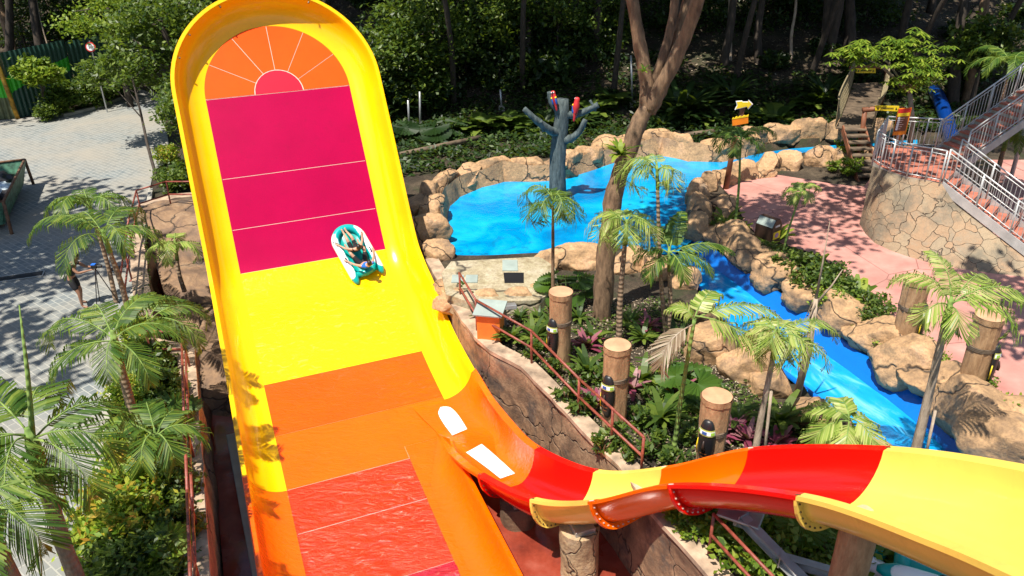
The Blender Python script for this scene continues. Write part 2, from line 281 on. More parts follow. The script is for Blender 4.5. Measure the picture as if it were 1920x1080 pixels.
# ---------------------------------------------------------------- mesh builder
class MB:
    def __init__(s): s.v = []; s.f = []; s.m = []; s.n = 0
    def add(s, v, f, mi=0):
        v = np.asarray(v, float).reshape(-1, 3); s.v.append(v)
        for q in f: s.f.append(tuple(int(i)+s.n for i in q))
        s.m += [mi]*len(f); s.n += len(v); return s
    def box(s, c, d, rz=0, mi=0, tilt=None, taper=1.0):
        c = V(c); Mx = Matrix.Rotation(rz, 3, 'Z')
        if tilt is not None: Mx = tilt
        vs = []
        for sx, sy, sz in ((-1,-1,-1),(1,-1,-1),(1,1,-1),(-1,1,-1),(-1,-1,1),(1,-1,1),(1,1,1),(-1,1,1)):
            k = taper if sz > 0 else 1
            vs.append(c + Mx @ V((sx*d[0]/2*k, sy*d[1]/2*k, sz*d[2]/2)))
        return s.add([tuple(v) for v in vs], [(0,3,2,1),(4,5,6,7),(0,1,5,4),(1,2,6,5),(2,3,7,6),(3,0,4,7)], mi)
    def tube(s, pts, rad, n=8, mi=0, cap=True, wob=0):
        pts = [V(p) for p in pts]; k = len(pts)
        if not hasattr(rad, '__len__'): rad = [rad]*k
        vs = []; ref = None
        for i, p in enumerate(pts):
            d = (pts[min(i+1, k-1)]-pts[max(i-1, 0)]).normalized()
            if ref is None: ref = d.orthogonal().normalized()
            u = (ref - d*ref.dot(d)).normalized(); ref = u; w_ = d.cross(u)
            for j in range(n):
                a = 2*pi*j/n; r = rad[i]*(1+(wob*(noise.noise(V((j*.9, i*.7, k*.37)))) if wob else 0)); vs.append(tuple(p+u*cos(a)*r+w_*sin(a)*r))
        fs = [(i*n+j, i*n+(j+1) % n, (i+1)*n+(j+1) % n, (i+1)*n+j) for i in range(k-1) for j in range(n)]
        if cap: fs += [tuple(range(n-1, -1, -1)), tuple(range((k-1)*n, k*n))]
        return s.add(vs, fs, mi)
    def grid(s, P, mi=0, closed=False):
        """P: rows x cols of points"""
        r = len(P); c = len(P[0]); vs = [tuple(p) for row in P for p in row]; fs = []
        for i in range(r-1):
            for j in range(c if closed else c-1): fs.append((i*c+j, i*c+(j+1) % c, (i+1)*c+(j+1) % c, (i+1)*c+j))
        return s.add(vs, fs, mi)
    def sphere(s, c, r, mi=0, nu=12, nv=8, mx=None):
        c = V(c); r = (r, r, r) if not hasattr(r, '__len__') else r; P = []
        for i in range(nv+1):
            th = pi*i/nv; row = []
            for j in range(nu):
                q = V((sin(th)*cos(2*pi*j/nu)*r[0], sin(th)*sin(2*pi*j/nu)*r[1], cos(th)*r[2]))
                if mx is not None: q = mx @ q
                row.append(c+q)
            P.append(row)
        return s.grid(P, mi, True)
    def poly(s, pts, mi=0): return s.add([tuple(p) for p in pts], [tuple(range(len(pts)))], mi)
    def build(s, name, mats, parent=None, smooth=False, bevel=0):
        me = bpy.data.meshes.new(name)
        v = np.concatenate(s.v) if s.v else np.zeros((0, 3))
        if parent is not None: v = v - np.array(parent_loc(parent))
        me.from_pydata(v.tolist(), [], s.f)
        if not isinstance(mats, (list, tuple)): mats = [mats]
        for m_ in mats: me.materials.append(m_)
        if len(mats) > 1: me.polygons.foreach_set('material_index', s.m)
        if smooth: me.polygons.foreach_set('use_smooth', [True]*len(me.polygons))
        me.update(); o = bpy.data.objects.new(name, me); COL.objects.link(o)
        if parent is not None: o.parent = parent
        if bevel:
            b = o.modifiers.new('bevel', 'BEVEL'); b.width = bevel; b.segments = 2; b.limit_method = 'ANGLE'
        return o
def parent_loc(p):
    l = V(p.location)
    while p.parent: p = p.parent; l += V(p.location)
    return tuple(l)
def shade_auto(o, ang=40):
    me = o.data; bm = bmesh.new(); bm.from_mesh(me)
    for e in bm.edges:
        if len(e.link_faces) == 2 and e.calc_face_angle(0) > R_(ang): e.smooth = False
    for f in bm.faces: f.smooth = True
    bm.to_mesh(me); bm.free()
def spline(pts, n):
    """Catmull-Rom through tuples"""
    P = [np.array(p, float) for p in pts]; out = []
    for i in range(len(P)-1):
        p0 = P[max(i-1, 0)]; p1 = P[i]; p2 = P[i+1]; p3 = P[min(i+2, len(P)-1)]
        for k in range(n):
            u = k/n; out.append(.5*((2*p1)+(p2-p0)*u+(2*p0-5*p1+4*p2-p3)*u*u+(3*p1-p0-3*p2+p3)*u**3))
    out.append(P[-1]); return out
def inpoly(x, y, poly):
    x = np.asarray(x); y = np.asarray(y); ins = np.zeros(x.shape, bool); n = len(poly)
    for i in range(n):
        x1, y1 = poly[i][:2]; x2, y2 = poly[(i+1) % n][:2]
        c = ((y1 > y) != (y2 > y)) & (x < (x2-x1)*(y-y1)/((y2-y1) or 1e-9)+x1); ins ^= c
    return ins
def GP(pix, z=0): return [G(x, y, z) for x, y in pix]

# ================================================================ SETTING
TRZ = -2.2
trench = [(G(x, y).x, G(x, y).y) for x, y in [(398,1180),(392,1080),(378,860),(364,660),(292,645),(262,400),(330,378)]]
trench += [(-6.5, 30.2), (-3.2, 27.6)] + [(G(x, y).x, G(x, y).y) for x, y in [(800,492),(846,570),(868,606),(893,638),(922,664),(980,694),(1047,763),(1113,835),(1163,880),(1224,966),(1297,1049),(1340,1100),(1450,1240)]]
trench += [(trench[-1][0]+.4, 5.0), (trench[0][0]-.2, 5.0)]
WL = -.28
pool = [(G(x, y, WL).x, G(x, y, WL).y) for x, y in [(822,398),(826,378),(850,362),(885,350),(940,336),(1000,340),(1045,337),(1090,322),(1130,308),(1190,293),(1240,289),(1290,303),(1340,300),(1390,292),(1480,279),(1580,271),(1720,262),(1720,276),(1580,287),(1500,292),(1440,314),(1390,319),(1345,318),(1308,345),(1292,380),(1296,420),(1300,450),(1262,478),(1200,474),(1130,470),(1060,476),(1000,480),(866,486),(838,462),(815,430)]]
fl_L = [(1262,474),(1290,515),(1330,562),(1400,642),(1500,722),(1600,800),(1690,880),(1790,980)]
fl_R = [(1298,446),(1345,482),(1400,518),(1500,588),(1600,662),(1700,735),(1780,800),(1850,876),(1930,980)]
flz = lambda i: -.3 - .04*i
flumeL = [G(*p, flz(i)) for i, p in enumerate(fl_L)]; flumeR = [G(*p, flz(i)) for i, p in enumerate(fl_R)]
flpoly = [(p.x, p.y) for p in flumeL] + [(p.x, p.y) for p in reversed(flumeR)]

def hill(x, y):
    x = np.asarray(x, float); y = np.asarray(y, float)
    y0 = np.where(x < -11, 47.5, np.where(x < 2, 39, 38)); y0 = np.where((x >= -16) & (x < -8), 39+8.5*np.clip((-8-x)/8, 0, 1), y0)
    d = np.clip(y-y0, 0, None); h = np.where(d < 60, .34*d, 20.4+.05*(d-60)) * np.clip(d/4, 0, 1)
    h = h + np.clip(d, 0, 1)*.25*np.sin(x*.8+y*.5)*np.cos(y*.6-x*.3)
    return h
def axis(segs):
    o = []
    for a, b, s in segs: o += list(np.arange(a, b, s))
    return np.array(o+[segs[-1][1]])
xs = axis([(-240,-60,20),(-60,-20,1.5),(-20,24,.3),(24,60,1.5),(60,240,20)]); ys = axis([(-60,0,10),(0,5,1),(5,42,.3),(42,90,1.2),(90,320,20)])
X, Y = np.meshgrid(xs, ys); Z = hill(X, Y) - .03
Z += np.where((X > -6) & (X < 24) & (Y < 38), .05*np.sin(X*1.7)*np.cos(Y*1.3), 0)*0.6
def near(X, Y, poly, d):
    ins = inpoly(X, Y, poly); n = len(poly); dm = np.full(X.shape, 1e9)
    for i in range(n):
        x1, y1 = poly[i][:2]; x2, y2 = poly[(i+1) % n][:2]; L = (x2-x1)**2+(y2-y1)**2+1e-9
        u = np.clip(((X-x1)*(x2-x1)+(Y-y1)*(y2-y1))/L, 0, 1); dm = np.minimum(dm, np.hypot(X-x1-u*(x2-x1), Y-y1-u*(y2-y1)))
    return ins | (dm < d)
Z = np.where(near(X, Y, trench, .26), -3.2, Z); Z = np.where(near(X, Y, pool, .2), -1.0, Z); Z = np.where(near(X, Y, flpoly, .3), -1.6, Z)
g = MB(); nx = len(xs); ny = len(ys)
vs = np.stack([X.ravel(), Y.ravel(), Z.ravel()], 1)
g.add(vs, [(j*nx+i, j*nx+i+1, (j+1)*nx+i+1, (j+1)*nx+i) for j in range(ny-1) for i in range(nx-1)])
M['hillsoil'] = soil('hillside_leaf_litter', [(.36, (.018, .013, .009)), (.5, (.06, .042, .028)), (.6, (.12, .085, .055)), (.72, (.22, .165, .11))], .8)
# one ground sheet: hillside litter far, garden soil near
gm, gt_, gp_ = nodes('ground_soil'); gg = geo(gt_); f_ = mth(gt_, 'ADD', mth(gt_, 'MULTIPLY', noi(gt_, gg, 1.0, 6, .6), .6), mth(gt_, 'MULTIPLY', noi(gt_, gg, 15, 4, .7), .4))
c_ = ramp(gt_, f_, [(.36, (.014, .010, .006)), (.5, (.05, .036, .022)), (.6, (.095, .07, .044)), (.72, (.20, .155, .105))])
c_ = mix(gt_, ramp(gt_, noi(gt_, gg, .6, 6, .7), [(.5, (0,)*3), (.6, (.75,)*3)]), c_, (.025, .036, .010))
gt_.links.new(c_, gp_.inputs['Base Color']); gp_.inputs['Roughness'].default_value = .95; bump(gt_, gp_, noi(gt_, gg, 9, 8, .7), 1, .09)
tag(g.build('ground', gm, smooth=True), kind='structure')

def sheet(name, pts, mat, z=None, kind='structure'):
    b = MB(); bm = bmesh.new(); vs = [bm.verts.new((p[0], p[1], p[2] if z is None else z)) for p in pts]
    f = bm.faces.new(vs); bmesh.ops.triangulate(bm, faces=[f]); me = bpy.data.meshes.new(name); bm.to_mesh(me); bm.free()
    me.materials.append(mat)
    if sum(p.normal.z*p.area for p in me.polygons) < 0: me.flip_normals()
    o = bpy.data.objects.new(name, me); COL.objects.link(o)
    if kind: tag(o, kind=kind)
    return o
sheet('road', GP([(-900,236),(0,226),(120,214),(205,190),(252,166),(300,176),(322,300),(288,320),(272,400),(252,530),(214,700),(192,800),(166,960),(140,1080),(60,1500),(-1400,1500)]), M['paver'], .012)
sheet('plaza', GP([(1345,330),(1400,322),(1470,330),(1560,345),(1620,350),(1660,300),(2100,300),(2300,900),(1960,850),(1905,820),(1860,770),(1800,720),(1730,690),(1680,640),(1640,560),(1590,530),(1540,480),(1480,462),(1420,440),(1395,415),(1380,380),(1352,350)]), M['pink'], .012)
sheet('drain_bed', [(-60,0,0)]*0 or GP([(-40,528),(84,512),(84,516),(-40,532)]), M['dark'], .016)
sheet('trench_floor', trench, M['redfloor'], TRZ)
sheet('pool_water', [(p[0], p[1]) for p in pool], M['water'], WL)
# ---- drain grates
def grate(pa, pb, wd, label, z=.02, n=26, mat=None, kerb=True):
    a = V(pa); b = V(pb); d = (b-a); L = d.length; u = d.normalized(); rz = atan2(u.y, u.x); q = V((-u.y, u.x, 0))
    t = thing('drain_grate', label, 'drain grate', tuple(a+(b-a)/2+V((0, 0, z))))
    mb = MB(); mb2 = MB()
    for i in range(n): mb2.box(a+u*(L*(i+.5)/n)+V((0, 0, z+.012)), (L/n*.45, wd*.86, .02), rz)
    for s in (-1, 1): mb.box(a+d*.5+q*s*wd*.47+V((0, 0, z+.014)), (L, wd*.07, .028), rz)
    for e in (a, b): mb.box(e+V((0, 0, z+.0145)), (wd*.07, wd*.94, .025), rz)
    mb2.build('bars', mat or M['steel'], t); mb.build('frame', M['steel'], t)
grate(G(-30,530), G(82,514), .42, 'long dark slotted drain grate set across the grey paved road', n=44, mat=M['black'])
grate(G(204,510), G(240,500), .36, 'short slotted drain grate in the paving beside the tall palm', n=14, mat=M['black'])

# ---- trench walls (things): thick moulded rock walls with a flat coping
def offset_poly(pts, d):
    out = []
    for i, p in enumerate(pts):
        a = V(pts[max(i-1, 0)]).to_2d(); b = V(pts[min(i+1, len(pts)-1)]).to_2d(); t = (b-a).normalized(); out.append(V((p[0], p[1]))+V((-t.y, t.x))*d)
    return out
def rockwall(name, label, pts, th, ztop, zbot, side, mat, topmat=None, amp=.08, sub=.35):
    # resample
    P = []
    for i in range(len(pts)-1):
        a = V((pts[i][0], pts[i][1])); b = V((pts[i+1][0], pts[i+1][1])); n = max(1, int((b-a).length/sub))
        for k in range(n): P.append(a+(b-a)*k/n)
    P.append(V((pts[-1][0], pts[-1][1])))
    O = offset_poly(P, th*side); mb = MB(); rows = []; nz = max(3, int((ztop-zbot)/.3))
    for i, (p, o) in enumerate(zip(P, O)):
        row = []; dirn = (p-o).normalized()
        for k in range(nz+1):
            z = zbot+(ztop-zbot)*k/nz; q = noise.noise(V((p.x*.9, p.y*.9, z*1.1)))*amp*2 + noise.noise(V((p.x*3, p.y*3, z*3)))*amp*.6
            q *= 1 if k < nz else .3
            row.append(V((p.x+dirn.x*q, p.y+dirn.y*q, z)))
        row.append(V((p.x*.9+o.x*.1, p.y*.9+o.y*.1, ztop+.03))); row.append(V((o.x, o.y, ztop+.02))); row.append(V((o.x, o.y, ztop-.5)))
        rows.append(row)
    mb.grid(rows); r0 = rows[0]; r1 = rows[-1]; mb.poly(r0[::-1]); mb.poly(r1)
    o = mb.build(name, mat); shade_auto(o, 50); tag(o, label, 'wall')
    cp = MB(); A_ = offset_poly([tuple(p) for p in P], -.04*side); B_ = offset_poly([tuple(p) for p in P], (th+.03)*side); cr = []
    for a_, b_ in zip(A_, B_):
        w1 = noise.noise(V((a_.x*2, a_.y*2, 0)))*.03; cr.append([V((a_.x+w1, a_.y, ztop-.05)), V((a_.x+w1, a_.y, ztop+.055)), V((a_.x*.8+b_.x*.2, a_.y*.8+b_.y*.2, ztop+.075)), V((b_.x, b_.y, ztop+.065)), V((b_.x, b_.y, ztop-.05))])
    cp.grid(cr); cp.poly(cr[0][::-1]); cp.poly(cr[-1]); c_o = cp.build('coping', M['coping'], o); shade_auto(c_o, 60); return o
iL = 0
rockwall('rock_wall', 'long brown moulded rock wall dropping from the left planting bed to the red floor', trench[0:4], .36, .1, TRZ-.4, 1, M['rock_brown'])
rockwall('rock_wall', 'rough brown rock wall in the recess behind the palms, left of the slide', trench[3:9], .4, .12, TRZ-.4, 1, M['rock_brown'], amp=.2)
rockwall('rock_wall', 'tan moulded rock wall with dark cracks between red floor and totem pole garden', trench[9:21], .34, .06, TRZ-.4, 1, M['rock_wall'], amp=.045)
# rock slope in the recess
mb = MB(); rows = []
for i in range(26):
    row = []
    for j in range(30):
        u = i/25; v = j/29
        a = V((-8.6, 18.0, 0)).lerp(V((-14.2, 28.6, 0)), u); b = V((-4.9, 17.4, 0)).lerp(V((-4.6, 28.8, 0)), u)
        p = a.lerp(b, v); z = TRZ-.15+2.45*min(1, u*1.15)**.8 + noise.noise(p*.5)*.5*(u*1.5+.1) + abs(noise.noise(p*1.3))*.35*u
        row.append(V((p.x, p.y, min(z, .3))))
    rows.append(row)
mb.grid(rows); o = mb.build('rock_outcrop', M['rock_brown'], smooth=True); tag(o, 'sloping brown rock outcrop under the left side of the yellow wave wall', 'rock')
# concrete plinth left of slide
mb = MB(); a = G(455,850,TRZ); b = G(505,1090,TRZ); mb.box((a+b)/2+V((.28, -.8, .22)), (.5, (b-a).length+2.4, .46), atan2((b-a).y, (b-a).x)-pi/2)
o = mb.build('concrete_plinth', M['sheet_grey'], bevel=.02); tag(o, 'grey green concrete plinth on the red floor along the slide\'s left foot', 'plinth')
# kerb of the left bed
mb = MB(); kp = GP([(280,360),(262,470),(250,540),(214,700),(194,800),(170,960),(148,1080),(110,1250)])
O = offset_poly([(p.x, p.y) for p in kp], .16); rows = [[V((p.x, p.y, -.05)), V((p.x, p.y, .14)), V((o.x, o.y, .142)), V((o.x, o.y, -.05))] for p, o in zip(kp, O)]
mb.grid(rows); tag(mb.build('kerb', M['concrete']), kind='structure')
mb = MB(); kp = GP([(120,220),(190,203),(230,186),(262,168)]); O = offset_poly([(p.x, p.y) for p in kp], .25); mb.grid([[V((p.x, p.y, -.05)), V((p.x, p.y, .16)), V((o.x, o.y, .162)), V((o.x, o.y, -.05))] for p, o in zip(kp, O)])
tag(mb.build('kerb', M['concrete']), kind='structure')

# ---- pipe railings
def pipe_rail(label, top, hts, posts, r=.03, mat='red_rail', zoff=None):
    """top: list of base points (world); rails at heights hts"""
    t = thing('pipe_railing', label, 'railing', tuple(top[0])); 
    for h in hts:
        mb = MB()
        for i in range(len(top)-1): mb.tube([top[i]+V((0, 0, h)), top[i+1]+V((0, 0, h))], r, 8)
        for p in top: mb.sphere(p+V((0, 0, h)), r*1.02, nu=8, nv=6)
        mb.build('rail', M[mat], t, True)
    for p in posts:
        mb = MB(); mb.tube([p, p+V((0, 0, max(hts)))], r, 8); mb.box(p+V((0, 0, .01)), (.14, .14, .02)); mb.build('post', M[mat], t, True)
    return t
def along(pts, step):
    out = []; 
    for i in range(len(pts)-1):
        n = max(1, round((pts[i+1]-pts[i]).length/step))
        for k in range(n): out.append(pts[i].lerp(pts[i+1], k/n))
    return out+[pts[-1]]
bp = GP([(302,688),(368,690),(378,860),(388,1000),(394,1100),(400,1190)], .12)
bp = [p+V((-.16, 0, 0)) for p in bp]
pipe_rail('long red oxide pipe railing along the left rock wall beside the bushes', bp, (.55, 1.05), along(bp, 2.3))
bp = [p+V((-.2, .1, 0)) for p in GP([(252,585),(262,480),(276,410),(330,392),(402,392)], .12)]
pipe_rail('red pipe railing round the far left recess partly behind palm fronds', bp, (.55, 1.05), along(bp, 2.2))
wr = GP([(856,572),(886,626),(988,688),(1075,783),(1192,898),(1318,1050),(1440,1190)], .08); wr = [p+V((.12, .1, 0)) for p in wr]
pipe_rail('long red pipe railing on the tan rock wall in front of the totem poles', wr[:5], (.5, .98), [wr[0], wr[1], wr[2], wr[3], wr[3].lerp(wr[4], .55), wr[4]])
pipe_rail('lower red pipe railing on the rock wall below the red flume section', wr[5:], (.5, .98), [wr[5], wr[6]])

# ================================================================ MAIN SLIDE (wave wall)
AZ = R_(68.5); Bv = V((sin(AZ), cos(AZ), 0)); Av = V((-Bv.y, Bv.x, 0))
prof = [(28.9,8.6),(27.9,6.85),(26.6,4.97),(25.1,2.85),(23.95,1.15),(23.15,.18),(22.3,-.28),(21.2,-.66),(19.6,-1.33),(17.6,-1.66),(15.6,-1.82),(13,-1.93),(10,-2.0),(6,-2.03)]
pr = spline(prof[::-1], 16); pr = np.array(pr)                       # increasing a
sl = np.concatenate([[0], np.cumsum(np.linalg.norm(np.diff(pr, axis=0), axis=1))])
def s_of_a(a): return float(np.interp(a, pr[:, 0], sl))
def surf(s, b):
    a = float(np.interp(s, sl, pr[:, 0])); z = float(np.interp(s, sl, pr[:, 1]))
    e = .05; a2 = float(np.interp(s+e, sl, pr[:, 0])); z2 = float(np.interp(s+e, sl, pr[:, 1])); a1 = float(np.interp(s-e, sl, pr[:, 0])); z1 = float(np.interp(s-e, sl, pr[:, 1]))
    t = (Av*(a2-a1)+V((0, 0, z2-z1))).normalized(); n = Bv.cross(t); n = n if n.z > 0 else -n
    return Av*a+Bv*b+V((0, 0, z)), t, n
B0, B1 = .35, 4.85; BC = 2.6; RAD = 2.25
S0 = s_of_a(26.6)
slide = thing('water_slide', 'huge yellow, magenta and orange wave-wall water slide with a rounded top', 'water slide', tuple(surf(s_of_a(15), BC)[0]))
def sweep(path, name, mat, hs=None, r=.86, lip=.13, th=.05, tmax=80):
    """path: list of (s,b,(os,ob)); side wall swept along the floor edge"""
    rows = []
    for i, (s, b, (os_, ob)) in enumerate(path):
        hk = 1 if hs is None else hs[i]
        P, t, n = surf(s, b); out = t*os_+Bv*ob
        K = 9; inner = []; outer = []
        for k in range(K+1):
            a = R_(tmax)*k/K; inner.append(P+out*(r*sin(a)*.92*hk)+n*(r*(1-cos(a))*1.02*hk))
            outer.append(P+out*((r+th)*sin(a)*.92*hk)+n*((r+th)*(1-cos(a))*1.02*hk-th*(1-k/K)))
        e = inner[-1]; rim = [e+n*.03*hk+out*.02*hk, e+n*.03*hk+out*lip*hk, e-n*.03*hk+out*lip*hk, e-n*.035*hk+out*.06*hk]
        rows.append(inner+rim+outer[::-1][1:])
    mb = MB(); mb.grid(rows, closed=True); mb.poly(rows[0]); mb.poly(rows[-1][::-1])
    o = mb.build(name, mat, slide); shade_auto(o, 38); return o
SA = s_of_a(15.63); SR = s_of_a(17.5)
N = 46
pathY = [(SA+(S0-SA)*i/N, B0, (0, -1)) for i in range(N)]
for i in range(41):
    th = pi*i/40; pathY.append((S0+RAD*sin(th), BC-RAD*cos(th), (sin(th), -cos(th))))
pathY += [(S0+(SR-S0)*i/N, B1, (0, 1)) for i in range(1, N+1)]
sweep(pathY, 'yellow_side_wall', M['yellow'])
SE = s_of_a(7.0)
sweep([(SE+(SA-.004-SE)*i/24, B0, (0, -1)) for i in range(25)], 'orange_side_wall', M['orange_wet'])
# run-out right wall, rising from the split nose
def bR(a): return float(np.interp(a, [14.6, 16.1], [3.55, 4.2]))
pth = []; hh = []
for i in range(31):
    a = 7+(16.15-7)*i/30; pth.append((s_of_a(a), bR(a), (0, 1))); hh.append(float(np.interp(a, [7, 14.4, 15.6, 16.15], [.86, .86, .5, .04])))
sweep(pth, 'right_side_wall', M['orange_wet'], hh)
# floors. base sheet of sealant colour, panels 6 mm above
def floor_patch(name, mat, a0, a1, f0, f1, lift=.006, gap=.0, ns=14, nb=6, th=0):
    s0 = s_of_a(a0)+gap; s1 = s_of_a(a1)-gap; rows = []
    for i in range(ns+1):
        s = s0+(s1-s0)*i/ns; a = float(np.interp(s, sl, pr[:, 0])); l = f0(a) if callable(f0) else f0; r = f1(a) if callable(f1) else f1
        row = []
        for j in range(nb+1):
            P, t, n = surf(s, l+(r-l)*j/nb); row.append(P+n*lift)
        rows.append(row)
    mb = MB(); mb.grid([r[::-1] for r in rows][::1]); o = mb.build(name, mat, slide, True); return o
def arch_patch(name, mat, r0, r1, t0, t1, lift=.006, gap=0):
    rows = []
    nr = 6; na = 14
    for i in range(nr+1):
        r = r0+(r1-r0)*i/nr; row = []
        for j in range(na+1):
            gA = gap/max(r, .15); th = t0+gA+(t1-t0-2*gA)*j/na; P, t, n = surf(S0+max(r*sin(th), 0)+.012, BC-r*cos(th)); row.append(P+n*lift)
        rows.append(row)
    mb = MB(); mb.grid(rows); return mb.build(name, mat, slide, True)
floor_patch('base_sheet', M['seam'], 7, 16.1, B0+.03, lambda a: bR(a)-.02, 0, ns=40)
floor_patch('upper_base_sheet', M['seam'], 16.1, 26.6, B0+.03, lambda a: float(np.interp(a, [16.1, 17.5], [4.2, 4.85]))-.03, 0, ns=60)
arch_patch('arch_base_sheet', M['seam'], .02, RAD, 0, pi, 0)
for k in range(6): arch_patch('sunburst_panel', M['arch_orange'], .77, RAD, pi*k/6, pi*(k+1)/6, .006, .008)
arch_patch('sun_disc', M['sun_disc'], .02, .745, 0, pi, .006, 0)
floor_patch('magenta_panel', M['magenta'], 25.1, 26.6, B0, B1, gap=.009); floor_patch('magenta_panel', M['magenta'], 24.2, 25.1, B0, B1, gap=.009); floor_patch('magenta_panel', M['magenta'], 23.37, 24.2, B0, B1, gap=.009)
floor_patch('yellow_panel', M['yellow_wet'], 21.45, 23.37, B0, B1, gap=.001, ns=30); floor_patch('yellow_panel', M['yellow_wet'], 19.62, 21.45, B0, B1, gap=.001, ns=30)
edgeR = lambda a: float(np.interp(a, [16.1, 16.9], [4.25, 4.85]))
floor_patch('red_orange_panel', M['redor_wet'], 17.63, 19.62, B0, B1, gap=.003)
floor_patch('orange_panel', M['orange_wet'], 15.63, 17.63, B0, 3.34, gap=.004); floor_patch('orange_panel', M['orange_wet'], 16.1, 17.63, 3.33, edgeR, gap=.002)
floor_patch('orange_panel', M['orange_wet'], 7, 16.1, 3.345, bR, gap=.001, ns=24)
floor_patch('red_panel', M['red_wet'], 14.15, 15.63, B0, 3.36, gap=.008); floor_patch('red_panel', M['red_wet'], 12.14, 14.15, B0, 3.36, gap=.004); floor_patch('crimson_panel', M['crimson_wet'], 7, 12.14, B0, 3.36, gap=.004)
# steel frame behind the wall
mb = MB()
for b in (-.2, 1.6, 3.6, 5.4):
    P, t, n = surf(s_of_a(26.8), b); top = P-n*.25; mb.tube([V((top.x, top.y, TRZ+.1)), top], .09, 8)
    q = surf(s_of_a(24.3), b)[0]-surf(s_of_a(24.3), b)[2]*.2; mb.tube([q, V((top.x, top.y, .3))], .06, 8)
mb.build('support_frame', M['steel'], slide, True)
for th in (22, 38, 64, 118):                                          # small dark bolts on the top rim
    a = R_(th); P, t, n = surf(S0+RAD*sin(a), BC-RAD*cos(a)); out = t*sin(a)-Bv*cos(a); mb = MB(); c = P+out*(.86*sin(R_(80))*.92-.03)+n*.70; mb.tube([c-out*.0, c-out*.05], .028, 6); mb.build('bolt', M['bolt'], slide)

# ================================================================ FLUME (branch slide)
flume = thing('flume_slide', 'winding half-pipe flume in red, orange and yellow sections crossing the lower right', 'water slide', tuple(G(1110, 940, -1)))
FL = [  # far rim px, far z, near rim px, near z, near height, far height, section key
 ((878,703), -.80, (800,772), -1.60, .0), ((912,747), -.76, (820,808), -1.74, .0), ((950,795), -.70, (862,852), -1.0, .5), ((1002,843), -.58, (908,886), -.62, .72),
 ((1112,886), -.20, (1006,932), -.10, .78), ((1240,880), .75, (1116,936), .62, .78), ((1402,845), 1.75, (1266,905), 1.6, .78), ((1656,845), 3.1, (1508,924), 3.05, .78), ((1930,886), 4.5, (1768,1008), 4.5, .78), ((2230,965), 5.8, (2050,1130), 5.8, .78)]
raw = []
for (fp, fz, np_, nz, hn) in FL:
    f = G(*fp, fz); n_ = G(*np_, nz); raw.append(tuple(f)+tuple(n_)+(hn,))
NS = 10; st = spline(raw, NS)
def match_section():
    P, t, n = surf(s_of_a(17.5), B1); K = 8; r = .86
    arc = [P+Bv*(r*sin(R_(80)*k/K)*.92)+n*(r*(1-cos(R_(80)*k/K))*1.02) for k in range(K, -1, -1)]
    fl_ = [P-Bv*(.9*(j+1)/12)+n*.012 for j in range(12)]
    return arc+fl_
def section(q):
    Fr = V(q[0:3]); Nr = V(q[3:6]); hn = max(0, q[6]); d = (Fr-Nr); W = d.length; du = d.normalized()
    dh = V((d.x, d.y, 0)).normalized(); upv = dh.cross(V((0, 0, 1))).cross(dh)*-1 if False else V((0, 0, 1)); upv = (upv-du*upv.dot(du)).normalized()
    hf = .80; of = .62*min(1, W/1.8); on = .62*min(1, W/1.8)*min(1, hn/.6)
    ff = Fr-du*of-upv*hf
    nf = Nr+du*on-upv*hn if hn > .02 else Nr
    inn = []; K = 8
    for k in range(K+1):
        a = pi/2*k/K; inn.append(Fr*1.0+(ff-Fr).dot(du)*du*(1-cos(a))*1.0+(ff-Fr).dot(upv)*upv*sin(a))   # far wall arc, rim -> floor
    for k in range(1, 4): inn.append(ff.lerp(nf, k/4))
    for k in range(K, -1, -1):
        a = pi/2*k/K; inn.append(Nr+(nf-Nr).dot(du)*du*(1-cos(a))+(nf-Nr).dot(upv)*upv*sin(a))
    return inn, du, upv, hn
def flume_part(name, mat, i0, i1, flange=False):
    rows = []
    for i in np.linspace(i0, i1, int((i1-i0)*2)+1):
        k = int(min(i, len(st)-1.001)); u = i-k; qq = st[k]*(1-u)+st[min(k+1, len(st)-1)]*u
        inn, du, upv, hn = section(qq)
        if i < NS*1.3: w_ = i/(NS*1.3); w_ = w_*w_*(3-2*w_); ms = match_section(); off = V(qq[0:3])-V(st[0][0:3]); inn = [(m_+off).lerp(p_, w_) for m_, p_ in zip(ms, inn)]
        c = sum(inn, V())/len(inn); th = .045
        outr = []
        for j, p in enumerate(inn):
            t = (inn[min(j+1, len(inn)-1)]-inn[max(j-1, 0)]).normalized(); ax = V((-du.y, du.x, 0)).normalized(); nn = t.cross(ax)
            if nn.dot(p-(c+upv*.6)) < 0: nn = -nn
            outr.append(p+nn*th)
        lipf = [inn[0]+upv*.02+du*.16, inn[0]-upv*.05+du*.16, inn[0]-upv*.05+du*.06]
        lk = min(1, hn/.4); lipn = [inn[-1]-du*.05*lk-upv*.06*lk, inn[-1]-du*.17*lk-upv*.06*lk, inn[-1]+upv*.025*lk-du*.17*lk]
        rows.append(inn+[lipn[2], lipn[1], lipn[0]]+outr[::-1]+[lipf[2], lipf[1], lipf[0]])
    mb = MB(); mb.grid(rows, closed=True); mb.poly(rows[0]); mb.poly(rows[-1][::-1]); o = mb.build(name, mat, flume); shade_auto(o, 40)
    return o
secs = [('orange_section', M['orange_wet'], 0, 3), ('red_section', M['red'], 3, 4), ('yellow_section', M['flume_yellow_glare'], 4, 5), ('orange_section', M['orange'], 5, 6), ('red_section', M['red'], 6, 7), ('yellow_section', M['flume_yellow_glare'], 7, 9)]
fparts = []
for nm, mt_, a, b in secs: fparts.append(flume_part(nm, mt_, a*NS+(.02 if a else 0), b*NS-.02))
